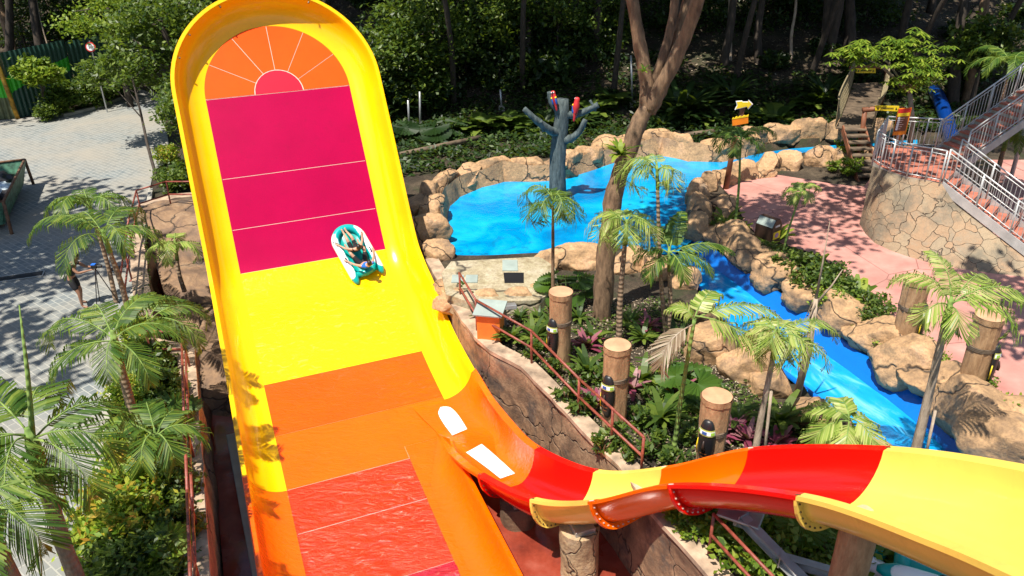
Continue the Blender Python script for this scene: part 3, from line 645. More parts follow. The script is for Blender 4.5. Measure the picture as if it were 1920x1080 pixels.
# flanges with bolts under each joint
def flange(i, mat, bmat):
    q = st[i]; q2 = st[i+1]; inn, du, upv, hn = section(q); ax = (V(q2[0:3])-V(q[0:3])).normalized(); c = sum(inn, V())/len(inn)
    r1 = []; r2 = []; bl = []
    for j, p in enumerate(inn):
        d = (p-(c+upv*.45)); d = (d-ax*d.dot(ax)).normalized(); r1.append(p+d*.045); r2.append(p+d*.17)
        if j % 1 == 0:
            cc = p+d*.115; bl.append((cc-ax*.05, cc+ax*.05))
    mb = MB(); o1 = [[a-ax*.03, b-ax*.03, b+ax*.03, a+ax*.03] for a, b in zip(r1, r2)]; mb.grid(o1, closed=True); fo = mb.build('joint_flange', mat, flume); [MB().tube(list(q), .016, 6).build('bolt', bmat, fo) for q in bl]
for i, mt_, bm_ in ((30, M['red'], M['bolt']), (40, M['flume_yellow_glare'], M['bolt']), (50, M['orange'], M['bolt_light']), (60, M['red'], M['bolt_light']), (70, M['flume_yellow_glare'], M['bolt'])): flange(i, mt_, bm_)
# white pads on the orange section
dg = None
bpy.context.view_layer.update()
def bvh_of(obs):
    vs = []; fs = []; n = 0
    for o in obs:
        mw = o.matrix_world
        for v in o.data.vertices: vs.append(mw @ v.co)
        for p in o.data.polygons: fs.append([i+n for i in p.vertices])
        n = len(vs)
    return BVHTree.FromPolygons(vs, fs)
bv = bvh_of([fparts[0]])
def decal(name, rowsL, rowsR, mat, parent, nu=10, bvt=None, lift=.012):
    rows = []
    L = spline(rowsL, 4); Rr = spline(rowsR, 4)
    for a, b in zip(L, Rr):
        row = []
        for j in range(nu+1):
            x, y = a*(1-j/nu)+b*j/nu; r = ray(x, y).normalized(); h = bvt.ray_cast(CAM, r)
            if h[0] is None: h = (G(x, y, -1.5), V((0, 0, 1)))
            n = h[1] if h[1].dot(r) < 0 else -h[1]; row.append(h[0]+n*lift)
        rows.append(row)
    mb = MB(); mb.grid(rows); return mb.build(name, mat, parent, True)
decal('white_pad', [(826,764),(822,776),(832,795),(848,817)], [(832,763),(845,765),(860,780),(876,805)], M['white'], flume, bvt=bv)
decal('white_pad', [(874,849),(905,872),(938,898)], [(903,833),(935,860),(966,888)], M['white'], flume, bvt=bv)

# pillars under the flume
def pillar(name, label, base, h, r, mat, saddle=True, par=None):
    t = thing(name, label, 'pillar', tuple(base)); rows = []
    nz = 14; nu = 28
    for k in range(nz+1):
        row = []
        for j in range(nu):
            a = 2*pi*j/nu; z = h*k/nz; rr = r*(1+.16*noise.noise(V((cos(a)*1.3, sin(a)*1.3, z*.9+base[0]))))
            row.append(V(base)+V((cos(a)*rr, sin(a)*rr, z)))
        rows.append(row)
    mb = MB(); mb.grid(rows, closed=True); mb.poly(rows[-1]); o = mb.build('shaft', mat, t); shade_auto(o, 50)
    mb = MB(); mb.box(V(base)+V((0, 0, h+.06)), (r*1.1, r*1.4, .12), R_(20)); mb.build('saddle', M['steel'], t, bevel=.01)
    return t
def mid(i): q = st[i]; return (V(q[0:3])+V(q[3:6]))/2
p1 = mid(43); pillar('rock_pillar', 'tan cracked rock column holding the yellow flume joint above the red floor', (p1.x-.05, p1.y-.1, TRZ-.05), p1.z-.9-TRZ, .40, M['pillar'])
p1 = mid(31); pillar('rock_pillar', 'short mossy brown column hidden in shade under the red flume section', (p1.x+.1, p1.y, TRZ-.05), p1.z-1.0-TRZ, .42, M['rock_brown'])
p1 = mid(72); t = thing('log_pillar', 'round log-like column with pale top under the big yellow flume section', 'pillar', (p1.x, p1.y, 0)); hz = p1.z-.98
rows = []
for k in range(15):
    row = []
    for j in range(32):
        a = 2*pi*j/32; rr = .27*(1+.05*noise.noise(V((cos(a)*4, sin(a)*4, k*.1)))); zz = hz*k/14 if k < 14 else hz
        row.append(V((p1.x+cos(a)*rr, p1.y+sin(a)*rr, zz+(0.22*abs(cos(a-.9))**2 if k == 14 else 0))))
    rows.append(row)
mb = MB(); mb.grid(rows, closed=True); mb.build('shaft', M['log'], t, True)
mb = MB(); cc = V((p1.x, p1.y, hz-.02)); mb.add([tuple(cc)]+[tuple(v-V((0, 0, .004))) for v in rows[-1]], [(0, 1+j, 1+(j+1) % 32) for j in range(32)]); mb.build('cap', M['logtop'], t, True)
# steel props
def beam(label, a, b, wd=.16, name='steel_beam'):
    a = V(a); b = V(b); d = (b-a).normalized(); q = d.to_track_quat('Y', 'Z').to_matrix(); L = (b-a).length
    t = thing(name, label, 'steel beam', tuple(a)); mb = MB(); c = (a+b)/2; off = q @ V((0, 0, wd*.5))
    mb.box(c+off, (wd, L, .012), tilt=q); mb.box(c-off, (wd, L, .012), tilt=q); mb.build('flanges', M['steel'], t); mb = MB(); mb.box(c, (.012, L, wd-.014), tilt=q); mb.build('web', M['steel'], t)
    mb = MB(); mb.box(a, (wd*1.6, .02, wd*1.6), tilt=q); mb.build('end_plate', M['steel'], t)
ja = G(1392, 972, .9); beam('grey steel beam sloping away from under the red flume section', ja, G(1525, 1110, .5), .17)
beam('second grey steel beam branching right toward the log column', G(1462, 1046, .66), G(1690, 1112, .6), .15)
# saddle bracket
mb = MB(); mb.box(ja+V((0, .1, .02)), (.75, .5, .06), R_(-30)); mb.box(ja+V((.1, .05, -.1)), (.4, .3, .18), R_(-30)); o = mb.build('saddle_bracket', M['steel'], bevel=.02); tag(o, 'pale steel saddle bracket beneath the red flume joint', 'bracket')

# ================================================================ BLUE LAZY FLUME
t = thing('water_channel', 'blue fibreglass water channel running from the pool down to the lower right between boulders', 'water channel', tuple(flumeL[2]))
cl = spline([tuple(p) for p in flumeL], 6); cr_ = spline([tuple(p) for p in flumeR], 5); n_ = 44
def resamp(L, n): L = np.array(L); d = np.concatenate([[0], np.cumsum(np.linalg.norm(np.diff(L, axis=0), axis=1))]); u = np.linspace(0, d[-1], n); return np.stack([np.interp(u, d, L[:, k]) for k in range(3)], 1)
cl = resamp(cl, n_); cr_ = resamp(cr_, n_); rows = []; wrow = []
for a, b in zip(cl, cr_):
    a = V(a); b = V(b); row = []
    for k in range(15):
        u = k/14; c = a.lerp(b, u); c.z -= .62*sin(pi*u)**.7 - .1; row.append(c)
    e = (b-a).normalized(); rows.append([a-e*.1+V((0, 0, .02)), a-e*.1+V((0, 0, .14))]+row+[b+e*.1+V((0, 0, .14)), b+e*.1+V((0, 0, .02))])
    wa = a.lerp(b, .10); wb = a.lerp(b, .80); wrow.append([wa.lerp(wb, k/8)+V((0, 0, -.20+.03*noise.noise(wa.lerp(wb, k/8)*2))) for k in range(9)])
mb = MB(); mb.grid(rows); mb.build('channel_shell', M['blue'], t, True)
mb = MB(); mb.grid(wrow); mb.build('running_water', M['flow'], t, True)

# ================================================================ BOULDERS
def boulder_mesh(seed, sub=5, cuts=13):
    rnd = random.Random(seed); bm = bmesh.new(); bmesh.ops.create_icosphere(bm, subdivisions=sub, radius=1); pl = []
    for _ in range(cuts):
        n = V((rnd.gauss(0, 1), rnd.gauss(0, 1), rnd.gauss(0, .8))).normalized(); pl.append((n, rnd.uniform(.56, .88)))
    o = V((seed*3.1, seed*1.7, seed*.3))
    for v in bm.verts:
        for n, d in pl:
            k = v.co.dot(n)
            if k > d: v.co -= n*(k-d)*.9
        v.co *= 1.06+.12*noise.noise(v.co*1.4+o)-.25*max(0, .12-abs(noise.noise(v.co*1.9+o*1.3)))+.05*noise.noise(v.co*4+o)+.03*noise.noise(v.co*11+o)
    me = bpy.data.meshes.new('boulder'); bm.to_mesh(me); bm.free(); me.polygons.foreach_set('use_smooth', [True]*len(me.polygons)); return me
BM = {}
for k in range(8):
    for key in ('rock', 'rock_lit', 'rock_brown'):
        me = boulder_mesh(k+1) if key == 'rock' else BM[('rock', k)].copy(); me.materials.append(M[key]); BM[(key, k)] = me
rb = random.Random(5)
def boulder(p, sx, sy, sz, rz, label, group=None, key='rock', tilt=.15, k=None):
    o = bpy.data.objects.new('boulder', BM[(key, rb.randrange(8) if k is None else k)]); COL.objects.link(o); o.location = p; o.scale = (sx, sy, sz)
    o.rotation_euler = (rb.uniform(-tilt, tilt), rb.uniform(-tilt, tilt), rz); return tag(o, label, 'boulder', group)
def chain(pix, step, sz, labelf, group, key, z=0, hh=.55, jit=.15, zc=0):
    P = GP(pix, z); pts = []
    D = [0]
    for i in range(len(P)-1): D.append(D[-1]+(P[i+1]-P[i]).length)
    n = max(2, int(D[-1]/step)+1); arr = np.array([tuple(p) for p in P]); out = []
    for i in range(n):
        u = D[-1]*i/(n-1); c = V([float(np.interp(u, D, arr[:, k])) for k in range(3)]); u2 = min(D[-1], u+.3); u1 = max(0, u-.3)
        d = V([float(np.interp(u2, D, arr[:, k])-np.interp(u1, D, arr[:, k])) for k in range(3)])
        s_ = sz*rb.uniform(.85, 1.2); c += V((rb.uniform(-jit, jit), rb.uniform(-jit, jit), zc))
        out.append(boulder(c, step*.66*rb.uniform(.95, 1.2), s_, hh*rb.uniform(.85, 1.2), atan2(d.y, d.x), labelf(i, n), group, key, .12))
    return out
chain([(806,402),(815,372),(838,352),(880,334),(940,318),(1000,318),(1045,318)], 1.25, .62, lambda i, n: f'tan boulder on the left pool rim, {ordn(i)} from the yellow slide', 'boulders round the pool', 'rock', 0, .62, zc=.05)
chain([(1065,312),(1105,297),(1150,282),(1190,272),(1240,268),(1295,280),(1345,282),(1385,276)], 1.25, .62, lambda i, n: f'tan boulder on the far pool rim, {ordn(i)} right of the parrot tree', 'boulders round the pool', 'rock', 0, .6, zc=.05)
chain([(1400,268),(1450,262),(1500,257),(1560,254),(1640,250)], 1.5, .6, lambda i, n: f'tan boulder on the dark blue channel\'s far bank, {ordn(i)} from the arrow sign', 'boulders along the channel', 'rock', 0, .72, zc=.1)
# inner sloping skirt of the rim down into the water
def skirt(name, label, pix, w_out, w_in, ztop, mat):
    P = GP(pix, 0); pts = [P[i].lerp(P[i+1], k/6) for i in range(len(P)-1) for k in range(6)]+[P[-1]]; O = offset_poly(pts, w_in); I = offset_poly(pts, -w_out); rows = []
    for p, o, q in zip(pts, O, I):
        row = []
        for k in range(8):
            u = k/7; x = q.x+(o.x-q.x)*u; y = q.y+(o.y-q.y)*u; nn = noise.noise(V((x*.9, y*.9, 0)))
            x += nn*.28*u; y += nn*.28*u; row.append(V((x, y, ztop*(1-u)**1.2-.42*u*1.2+noise.noise(V((x, y, 3))*1.3)*.14)))
        rows.append(row)
    mb = MB(); mb.grid(rows); o = mb.build(name, mat, smooth=True); return tag(o, label, 'rock rim')
skirt('pool_edge_rock', 'sloping rock skirt dipping into the pool below the left and far boulders', [(812,440),(806,404),(818,372),(842,352),(885,334),(940,320),(1000,322),(1045,318),(1100,300),(1150,284),(1240,271),(1300,284),(1345,285),(1390,276)], .35, -.62, .45, M['rock'])
boulder(G(800,438), .85, .75, .8, .4, 'rounded grey brown boulder beside the yellow slide edge at the pool\'s left end', None, 'rock', k=2)
boulder(G(820,478), .62, .6, .62, 1.2, 'squat brown boulder between the yellow slide and the concrete deck corner', None, 'rock_brown', k=4)
boulder(G(778,398), .7, .7, .7, 0, 'tan boulder half hidden by the yellow slide rim at the pool\'s upper left', None, 'rock', k=5)
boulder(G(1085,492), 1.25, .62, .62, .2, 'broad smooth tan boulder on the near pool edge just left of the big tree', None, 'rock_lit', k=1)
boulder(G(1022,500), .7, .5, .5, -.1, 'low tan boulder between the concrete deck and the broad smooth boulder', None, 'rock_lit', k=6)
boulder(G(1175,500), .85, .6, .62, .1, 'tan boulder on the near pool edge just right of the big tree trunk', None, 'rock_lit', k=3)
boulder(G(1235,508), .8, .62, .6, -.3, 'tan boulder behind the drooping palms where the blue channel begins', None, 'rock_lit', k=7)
chain([(1395,335),(1365,338),(1330,345),(1310,372),(1316,404),(1318,432)], .95, .48, lambda i, n: f'brownish boulder between pool and pink plaza, {ordn(i)} down from the arrow sign', 'boulders between pool and plaza', 'rock', 0, .58, zc=.05)
chain([(1355,385),(1345,418),(1350,440)], 1.0, .45, lambda i, n: f'darker boulder in the inner plaza-side row, {ordn(i)} from the signpost', 'inner boulders by the plaza', 'rock_brown', 0, .45)
chain([(1440,322),(1480,312),(1530,306),(1585,302),(1630,296)], 1.15, .55, lambda i, n: f'tan boulder between dark blue channel and plaza, {ordn(i)} from the sign palm', 'boulders on the near channel bank', 'rock', 0, .72)
chain([(1408,330),(1425,328)], .8, .4, lambda i, n: f'small low boulder at the plaza corner beside the sign palm, {ordn(i)} from the left', 'small corner boulders', 'rock', 0, .35)
# right bank of the blue channel
RB = [(1348,452,1.0,'with a dark blotch, uppermost of the right bank'), (1395,488,1.15,'faceted and pale, just below the blotched one'), (1450,522,1.15,'with a square facet, left of the leafy hedge'), (1508,560,1.1,'with a black stained hollow, behind the bare palm stick'), (1572,602,1.15,'smooth and orange, right of the bare palm stick'), (1628,643,1.05,'with short vertical cracks, before the leaning totem pole'), (1688,692,1.15,'broad and pale, at the leaning totem pole'), (1745,728,1.05,'between the two right-hand totem poles'), (1832,800,1.35,'wide orange slab, beside the lowest bend of the channel'), (1895,860,1.3,'orange, lowest one at the right edge of the photo')]
for i, (x, y, s_, d) in enumerate(RB):
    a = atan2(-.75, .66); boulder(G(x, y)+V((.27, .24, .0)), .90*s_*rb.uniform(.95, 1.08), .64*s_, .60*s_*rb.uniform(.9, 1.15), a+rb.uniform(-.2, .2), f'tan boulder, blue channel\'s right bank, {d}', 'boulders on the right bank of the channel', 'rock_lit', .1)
for x, y, s_, d in [(1800,730,.9,'small tan rock wedged behind the rightmost totem pole foot'), (1925,800,1.2,'orange boulder cut by the right edge of the photo behind the wide slab')]:
    boulder(G(x, y), .8*s_, .6*s_, .5*s_, -.6, d, None, 'rock_lit')
for i, (x, y, s_, d) in enumerate([(1296,525,.75,'topmost beside the drooping palm'), (1325,590,.85,'under the pale fan of the thin palm'), (1345,655,1.1,'big square one above the fan palm'), (1408,690,1.0,'leaning block left of the bushy palm'), (1455,720,.8,'behind the bushy palm crown'), (1520,775,.8,'below the bare palm stick'), (1585,828,.85,'beside the yellow fronds'), (1650,868,.9,'pale low one by the red flume'), (1430,640,.7,'narrow one right at the blue channel edge')]):
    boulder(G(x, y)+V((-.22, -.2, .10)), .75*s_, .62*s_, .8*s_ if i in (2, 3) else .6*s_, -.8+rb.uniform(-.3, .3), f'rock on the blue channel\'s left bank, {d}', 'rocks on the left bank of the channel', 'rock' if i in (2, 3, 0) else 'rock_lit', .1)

# ---- concrete deck by the pool with hatch, vents
dk = GP([(846,490),(1012,481),(1040,500),(1048,540),(1010,563),(880,566),(836,552),(828,512)], .38)
t = thing('pump_deck', 'mossy yellowish concrete deck slab between the pool and the orange cabinet', 'deck', tuple(dk[0]))
mb = MB(); bot = [V((p.x, p.y, -.2)) for p in dk]; mb.poly(dk[::-1]); mb.grid([dk+[dk[0]], bot+[bot[0]]]); o = mb.build('slab', M['deck'], t); o.modifiers.new('bevel', 'BEVEL').width = .04
def flat(pix, z, th, name, mat, parent, lab=None):
    p = GP(pix, z); q = [V((v.x, v.y, z-th)) for v in p]; mb = MB(); mb.poly(p[::-1]); mb.grid([p+[p[0]], q+[q[0]]]); return mb.build(name, mat, parent)
flat([(944,511),(982,511),(982,530),(946,530)], .395, .08, 'hatch_dark_slab', M['black'], t)  # black slab stands in for the dark inside the hatch hole
for px in ([(848,515),(870,515),(868,529),(846,529)], [(874,515),(896,515),(895,529),(872,529)], [(942,487),(970,487),(971,507),(942,507)]): flat(px, .41, .03, 'vent_panel', M['sheet_grey'], t)
for k, (x, y, s_) in enumerate([(850,572,.75),(905,578,.8),(965,576,.85),(1020,560,.7),(838,545,.5)]): boulder(G(x, y)+V((0, .15, -.02)), .95*s_, .4, .62*s_, 0, f'rock under the concrete deck\'s near edge, {ordn(k)} from the slide' if k < 4 else 'brown rock at the left corner of the concrete deck touching the slide', 'rocks under the deck edge', 'rock_brown' if k % 2 else 'rock', .05)

# ================================================================ PARROT TREE
b0 = G(1047, 372, WL); D_ = b0.y
pt = thing('sculpted_tree', 'blue grey sculpted dead tree standing in the pool with two parrots on its arms', 'tree sculpture', tuple(b0))
def AT(x, y, dy=0): return at(x, y, D_+dy)
mb = MB(); tr = [b0-V((0, 0, .6))]+[AT(*q) for q in [(1047,345),(1046,300),(1050,255),(1053,215),(1054,186)]]; mb.tube(tr, [.36,.33,.30,.27,.25,.22], 18, wob=.35); mb.build('trunk', M['bluebark'], pt, True)
def limb(name, pts, r0, r1, parent, mat, n=10):
    P = [V(q) for q in spline([tuple(p) for p in pts], 4)]; k = len(P); mb = MB(); mb.tube(P, [r0+(r1-r0)*i/(k-1) for i in range(k)], n, wob=.3); return mb.build(name, mat, parent, True)
limb('branch', [AT(1048,248), AT(1035,246,-.2), AT(1025,240,-.4), AT(1005,225,-.6), AT(983,204,-.7)], .19, .10, pt, M['bluebark'])
limb('branch', [AT(1048,212), AT(1042,202,-.1), AT(1034,190,-.1), AT(1030,172,-.1)], .16, .09, pt, M['bluebark'])
limb('branch', [AT(1056,212), AT(1072,216,-.1), AT(1090,212,-.2), AT(1122,197,-.3)], .14, .11, pt, M['bluebark'])
limb('branch', [AT(1056,262), AT(1070,260,-.2), AT(1085,248,-.3), AT(1098,224,-.3)], .17, .10, pt, M['bluebark'])
limb('twig', [AT(1106,188,-.25), AT(1112,198,-.28), AT(1117,208,-.3)], .05, .05, pt, M['bluebark']); limb('twig', [AT(1020,245,-.5), AT(1012,232,-.6), AT(1016,228,-.7)], .08, .05, pt, M['bluebark'])
def parrot(label, head, tail, turn):
    h = V(head); tl = V(tail); ax = (h-tl).normalized(); q = ax.to_track_quat('Z', 'X').to_matrix(); L = (h-tl).length
    t = thing('parrot_figure', label, 'parrot figure', tuple(tl)); P = []; prof_ = [(0,.02),(.06,.05),(.25,.06),(.36,.085),(.5,.125),(.66,.14),(.78,.11),(.86,.10),(.94,.10),(.985,.06),(1,.01)]
    rows = [[tl+q @ V((cos(2*pi*j/14)*r*L*1.05, sin(2*pi*j/14)*r*L*.95, u*L)) for j in range(14)] for u, r in prof_]
    mb = MB(); mb.grid(rows, closed=True); mb.build('body', M['parrot_red'], t, True)
    for s in (-1, 1):
        mb = MB(); side = V((s, 0, 0)); c = tl+q @ V((s*.09*L, -.05*L, .52*L)); mb.sphere(c, (.05*L, .10*L, .2*L), nu=10, nv=8, mx=q); w_ = mb.build('wing', M['parrot_blue'], t, True)
        mb = MB(); mb.sphere(tl+q @ V((s*.095*L, -.05*L, .66*L)), (.055*L, .10*L, .055*L), nu=10, nv=6, mx=q); mb.build('yellow_band', M['sign_yellow'], w_, True)
        mb = MB(); mb.sphere(tl+q @ V((s*.055*L, -.075*L, .92*L)), (.035*L, .03*L, .04*L), nu=8, nv=6, mx=q); f_ = mb.build('face_patch', M['white'], t, True)
        mb = MB(); mb.sphere(tl+q @ V((s*.085*L, -.09*L, .93*L)), .012*L, nu=6, nv=5, mx=q); mb.build('eye', M['black'], f_, True)
    mb = MB(); bk = [tl+q @ V((0, -.08*L, .93*L)), tl+q @ V((0, -.16*L, .92*L)), tl+q @ V((0, -.17*L, .86*L))]; mb.tube(bk, [.04*L, .03*L, .005*L], 8); mb.build('beak', M['black'], t, True)
    for s in (-1, 1):
        mb = MB(); mb.tube([tl+q @ V((s*.05*L, .04*L, .36*L)), tl+q @ V((s*.05*L, .13*L, .33*L))], .015*L, 6); mb.build('foot', M['dark'], t)
parrot('red parrot figure on the upright left arm of the sculpted tree', AT(1036,170,-.25), AT(1044,208,-.3), 0)
parrot('red and blue parrot figure with long tail on the sculpted tree\'s right arm', AT(1083,182,-.4), AT(1076,228,-.45), 0)

# ================================================================ TOTEM POLES
def totem(label, base, h, r, mdir, mask=True, group='carved totem poles', masklow=.25, lean=(0, 0)):
    t = thing('totem_pole', label, 'totem pole', tuple(base), group); rows = []
    def ring(z, rr, am=.03): return [V((base[0]+cos(2*pi*j/30)*rr*(1+am*noise.noise(V((cos(2*pi*j/30)*5, sin(2*pi*j/30)*5, z*.25+base[0])))), base[1]+sin(2*pi*j/30)*rr*(1+am*noise.noise(V((cos(2*pi*j/30)*5, sin(2*pi*j/30)*5, z*.25+base[0])))), base[2]+z)) for j in range(30)]
    zs = [(-.1,1.0),(.3,.97),(.8,.97),(1.1,.98),(h*.58,.99),(h*.585,.90),(h*.635,.90),(h*.64,1.02),(h*.8,1.02),(h*.93,1.03),(h*.935,1.09),(h,1.09)]
    rows = [ring(z, r*k, .12) for z, k in zs]; mb = MB(); mb.grid(rows, closed=True); o = mb.build('log', M['log'], t); shade_auto(o, 35)
    mb = MB(); tp = ring(h+.004, r*1.08, .02); mb.add([(base[0], base[1], base[2]+h+.03)]+[tuple(v) for v in tp], [(0, 1+j, 1+(j+1) % 30) for j in range(30)]); mb.build('top', M['logtop'], t)
    mb = MB()
    for k in range(3): mb.tube([V((base[0]+cos(a)*r*.98, base[1]+sin(a)*r*.98, base[2]+h*(.592+.017*k))) for a in np.linspace(0, 2*pi, 25)], r*.09, 6)
    mb.build('rope_band', M['plank'], t, True)
    if mask:
        q = Matrix.Rotation(mdir, 3, 'Z'); mh = h*.54; mz = h*masklow+mh*.3; c = V(base)+V((0, 0, mz))+q @ V((0, -r*1.0, 0)); rows = []
        for i in range(17):
            th = pi*i/16; zz = cos(th)*mh/2; wd = sin(th)**.6*r*.62*(1.0 if zz > 0 else 1-.25*(-zz/(mh/2))); rows.append([c+q @ V((sin(a)*wd, -cos(a)*wd*.75-0, zz)) for a in np.linspace(-1.7, 1.7, 15)])
        mb = MB(); mb.grid(rows); mk = mb.build('mask', M['black'], t, True)
        def patch(nm, z0, z1, a0, a1, mat, off=.012):
            rr = []
            for zz in np.linspace(z0, z1, 4):
                th = math.acos(max(-1, min(1, zz*2/mh))); wd = sin(th)**.6*r*.62*(1.0 if zz > 0 else 1-.25*(-zz/(mh/2)))+off
                rr.append([c+q @ V((sin(a)*wd, -cos(a)*wd*.75-off*.6, zz)) for a in np.linspace(a0, a1, 10)])
            mb = MB(); mb.grid(rr); mb.build(nm, mat, mk, True)
        patch('headband', mh*.21, mh*.34, -1.6, 1.6, M['band']); patch('headband_stripe', mh*.235, mh*.315, -1.5, 1.5, M['white'], .016)
        for a0, mt_ in ((-1.3, 'mask_green'), (-.35, 'mask_blue'), (.75, 'mask_green')): patch('painted_shape', mh*.245, mh*.305, a0, a0+.6, M[mt_], .02)
        patch('mouth', -mh*.20, -mh*.18, -.5, .5, M['rust_or']); patch('mouth', -mh*.28, -mh*.262, -.4, .4, M['rust_or']); 
        for s in (-1,): mb = MB(); mb.tube([c+q @ V((s*r*.60, -.02, mh*.05)), c+q @ V((s*r*.68, -.02, -mh*.12)), c+q @ V((s*r*.6, -.02, -mh*.28))], .014, 8); mb.build('earring', M['sign_yellow'], mk, True)
        mb = MB(); mb.tube([c+q @ V((0, -r*.5, mh*.1)), c+q @ V((0, -r*.56, -.02)), c+q @ V((0, -r*.5, -mh*.1))], [.015, .03, .045], 8); mb.build('nose', M['dark'], mk, True)
    return t
totem('carved totem pole nearest the orange cabinet with a black mask', G(1050, 681), 2.05, .27, R_(-48))
totem('carved totem pole in mid garden just left of the fan palm', G(1150, 792), 2.05, .27, R_(-42))
totem('carved totem pole partly behind the orange flume with only its top showing', G(1326, 893), 2.0, .27, R_(-38), masklow=.36)
totem('leaning-looking totem pole at the edge of the pink plaza, its mask facing right', G(1690, 651), 2.0, .29, R_(60))
totem('rightmost totem pole on the orange boulders under the palm crown, mask facing right', G(1815, 733), 2.05, .29, R_(60))

# ================================================================ CABINET, LAMP BOX, BIN, SIGNS
bq = G(924, 646); t = thing('electrical_cabinet', 'orange metal cabinet with a grey lid behind the red railing', 'cabinet', tuple(bq))
mb = MB(); mb.box(bq+V((-.05, .3, .42)), (.62, .55, .92), R_(-12)); mb.build('body', M['cab_orange'], t, bevel=.01)
mb = MB(); mb.box(bq+V((-.05, .3, .93)), (.78, .74, .05), R_(-12), tilt=Matrix.Rotation(R_(-12), 3, 'Z') @ Matrix.Rotation(R_(7), 3, 'X')); mb.build('lid', M['sheet_grey'], t, bevel=.008)
mb = MB(); mb.box(bq+V((.02, .02, .5)), (.04, .02, .12), R_(-12)); mb.build('latch', M['steel'], t)
bq = G(948, 612); t = thing('floodlight', 'small grey floodlight box on a stub post right of the orange cabinet', 'lamp', tuple(bq))
mb = MB(); mb.tube([bq, bq+V((0, 0, .55))], .035, 8); mb.build('post', M['steel'], t); mb = MB(); mb.box(bq+V((0, 0, .62)), (.6, .34, .12), R_(8), tilt=Matrix.Rotation(R_(8), 3, 'Z') @ Matrix.Rotation(R_(-15), 3, 'X')); mb.build('housing', M['steel'], t, bevel=.015)
# bin
bq = G(1437, 455); q = R_(38); Mx = Matrix.Rotation(q, 3, 'Z'); t = thing('litter_bin', 'dark brown litter bin with a sloped roof and a yellow label at the plaza edge', 'bin', tuple(bq))
wx, wy, h1, h2 = .52, .66, .68, .92; P = lambda x, y, z: tuple(bq+Mx @ V((x, y, z)))
mb = MB(); v = []
for yy in (-wy/2, wy/2): v += [P(-wx/2, yy, 0), P(wx/2, yy, 0), P(wx/2, yy, h1), P(wx*.22, yy, h2), P(-wx*.22, yy, h2), P(-wx/2, yy, h1)]
mb.add(v, [(0,1,2,3,4,5), (11,10,9,8,7,6)]+[(i, i+6, (i+1) % 6+6, (i+1) % 6) for i in range(6)]); mb.build('body', M['dark'], t, bevel=.012)
mb = MB(); a = V(P(-wx/2-.006, 0, h1)); b = V(P(-wx*.22, 0, h2+.006)); u = (b-a); yv = Mx @ V((0, 1, 0)); mb.grid([[a-yv*(wy*.47)+V((0,0,.008)), a+yv*wy*.47+V((0,0,.008))], [b-yv*wy*.47, b+yv*wy*.47]]); mb.build('roof_panel', M['sheet_grey'], t)
f0 = Mx @ V((0, -1, 0)); xv = Mx @ V((1, 0, 0)); c = bq+f0*(wy/2+.008); 
def quad(c, xv, w_, h_, z): return [c-xv*w_/2+V((0,0,z-h_/2)), c+xv*w_/2+V((0,0,z-h_/2)), c+xv*w_/2+V((0,0,z+h_/2)), c-xv*w_/2+V((0,0,z+h_/2))]
mb = MB(); mb.poly(quad(c, xv, .38, .26, .38)); mb.build('label_plate', M['sign_yellow'], t)
mb = MB(); mb.poly([c+f0*.004+xv*.1*cos(a)+V((0, 0, .38+.09*sin(a))) for a in np.linspace(0, 2*pi, 17)[:-1]]); mb.build('emblem', plain('lilac_paint', (.45, .25, .40), .5, bmp=0), t)
mb = MB(); [mb.poly(quad(c+xv*x, xv, .035, .07, .70)) for x in (-.10, -.05, 0, .05, .10)]; mb.build('lettering', M['white'], t)

# sign post with arrow
bq = G(1360, 354); D2 = bq.y; t = thing('arrow_signpost', 'wooden signpost with a yellow arrow board above a torn-edged orange board', 'signpost', tuple(bq))
mb = MB(); mb.tube([bq-V((0,0,.05)), at(1372,290,D2), at(1384,235,D2), at(1395,195,D2)], [.11,.10,.095,.09], 10, wob=.2); mb.build('post', M['wood'], t, True)
def board(pix, Y, th, name, mat, parent, dz=0):
    f = [at(x, y, Y) for x, y in pix]; k = [p+V((0, th, 0)) for p in f]; mb = MB(); mb.poly(f); mb.poly(k[::-1]); mb.grid([f+[f[0]], k+[k[0]]][::-1]); return mb.build(name, mat, parent)
ar = [(1380,190),(1392,189),(1392,191),(1404,191),(1404,187),(1412,195),(1403,205),(1402,200),(1391,203),(1378,206),(1382,198)]
board(ar, D2-.16, .05, 'arrow_board', M['white'], t); cx, cy = 1393, 196.5
board([(cx+(x-cx)*.88, cy+(y-cy)*.82) for x, y in ar], D2-.175, .012, 'arrow_face', M['sign_yellow'], t)
board([(1373,224),(1403,219),(1403,231),(1373.5,236)], D2-.2, .05, 'orange_board', M['sign_orange'], t)
board([(1373,224),(1375,220),(1378,222),(1381,218),(1385,220),(1388,217),(1392,219),(1396,216),(1400,217),(1404,215),(1403,219)], D2-.21, .04, 'yellow_grass_edge', M['sign_yellow'], t)

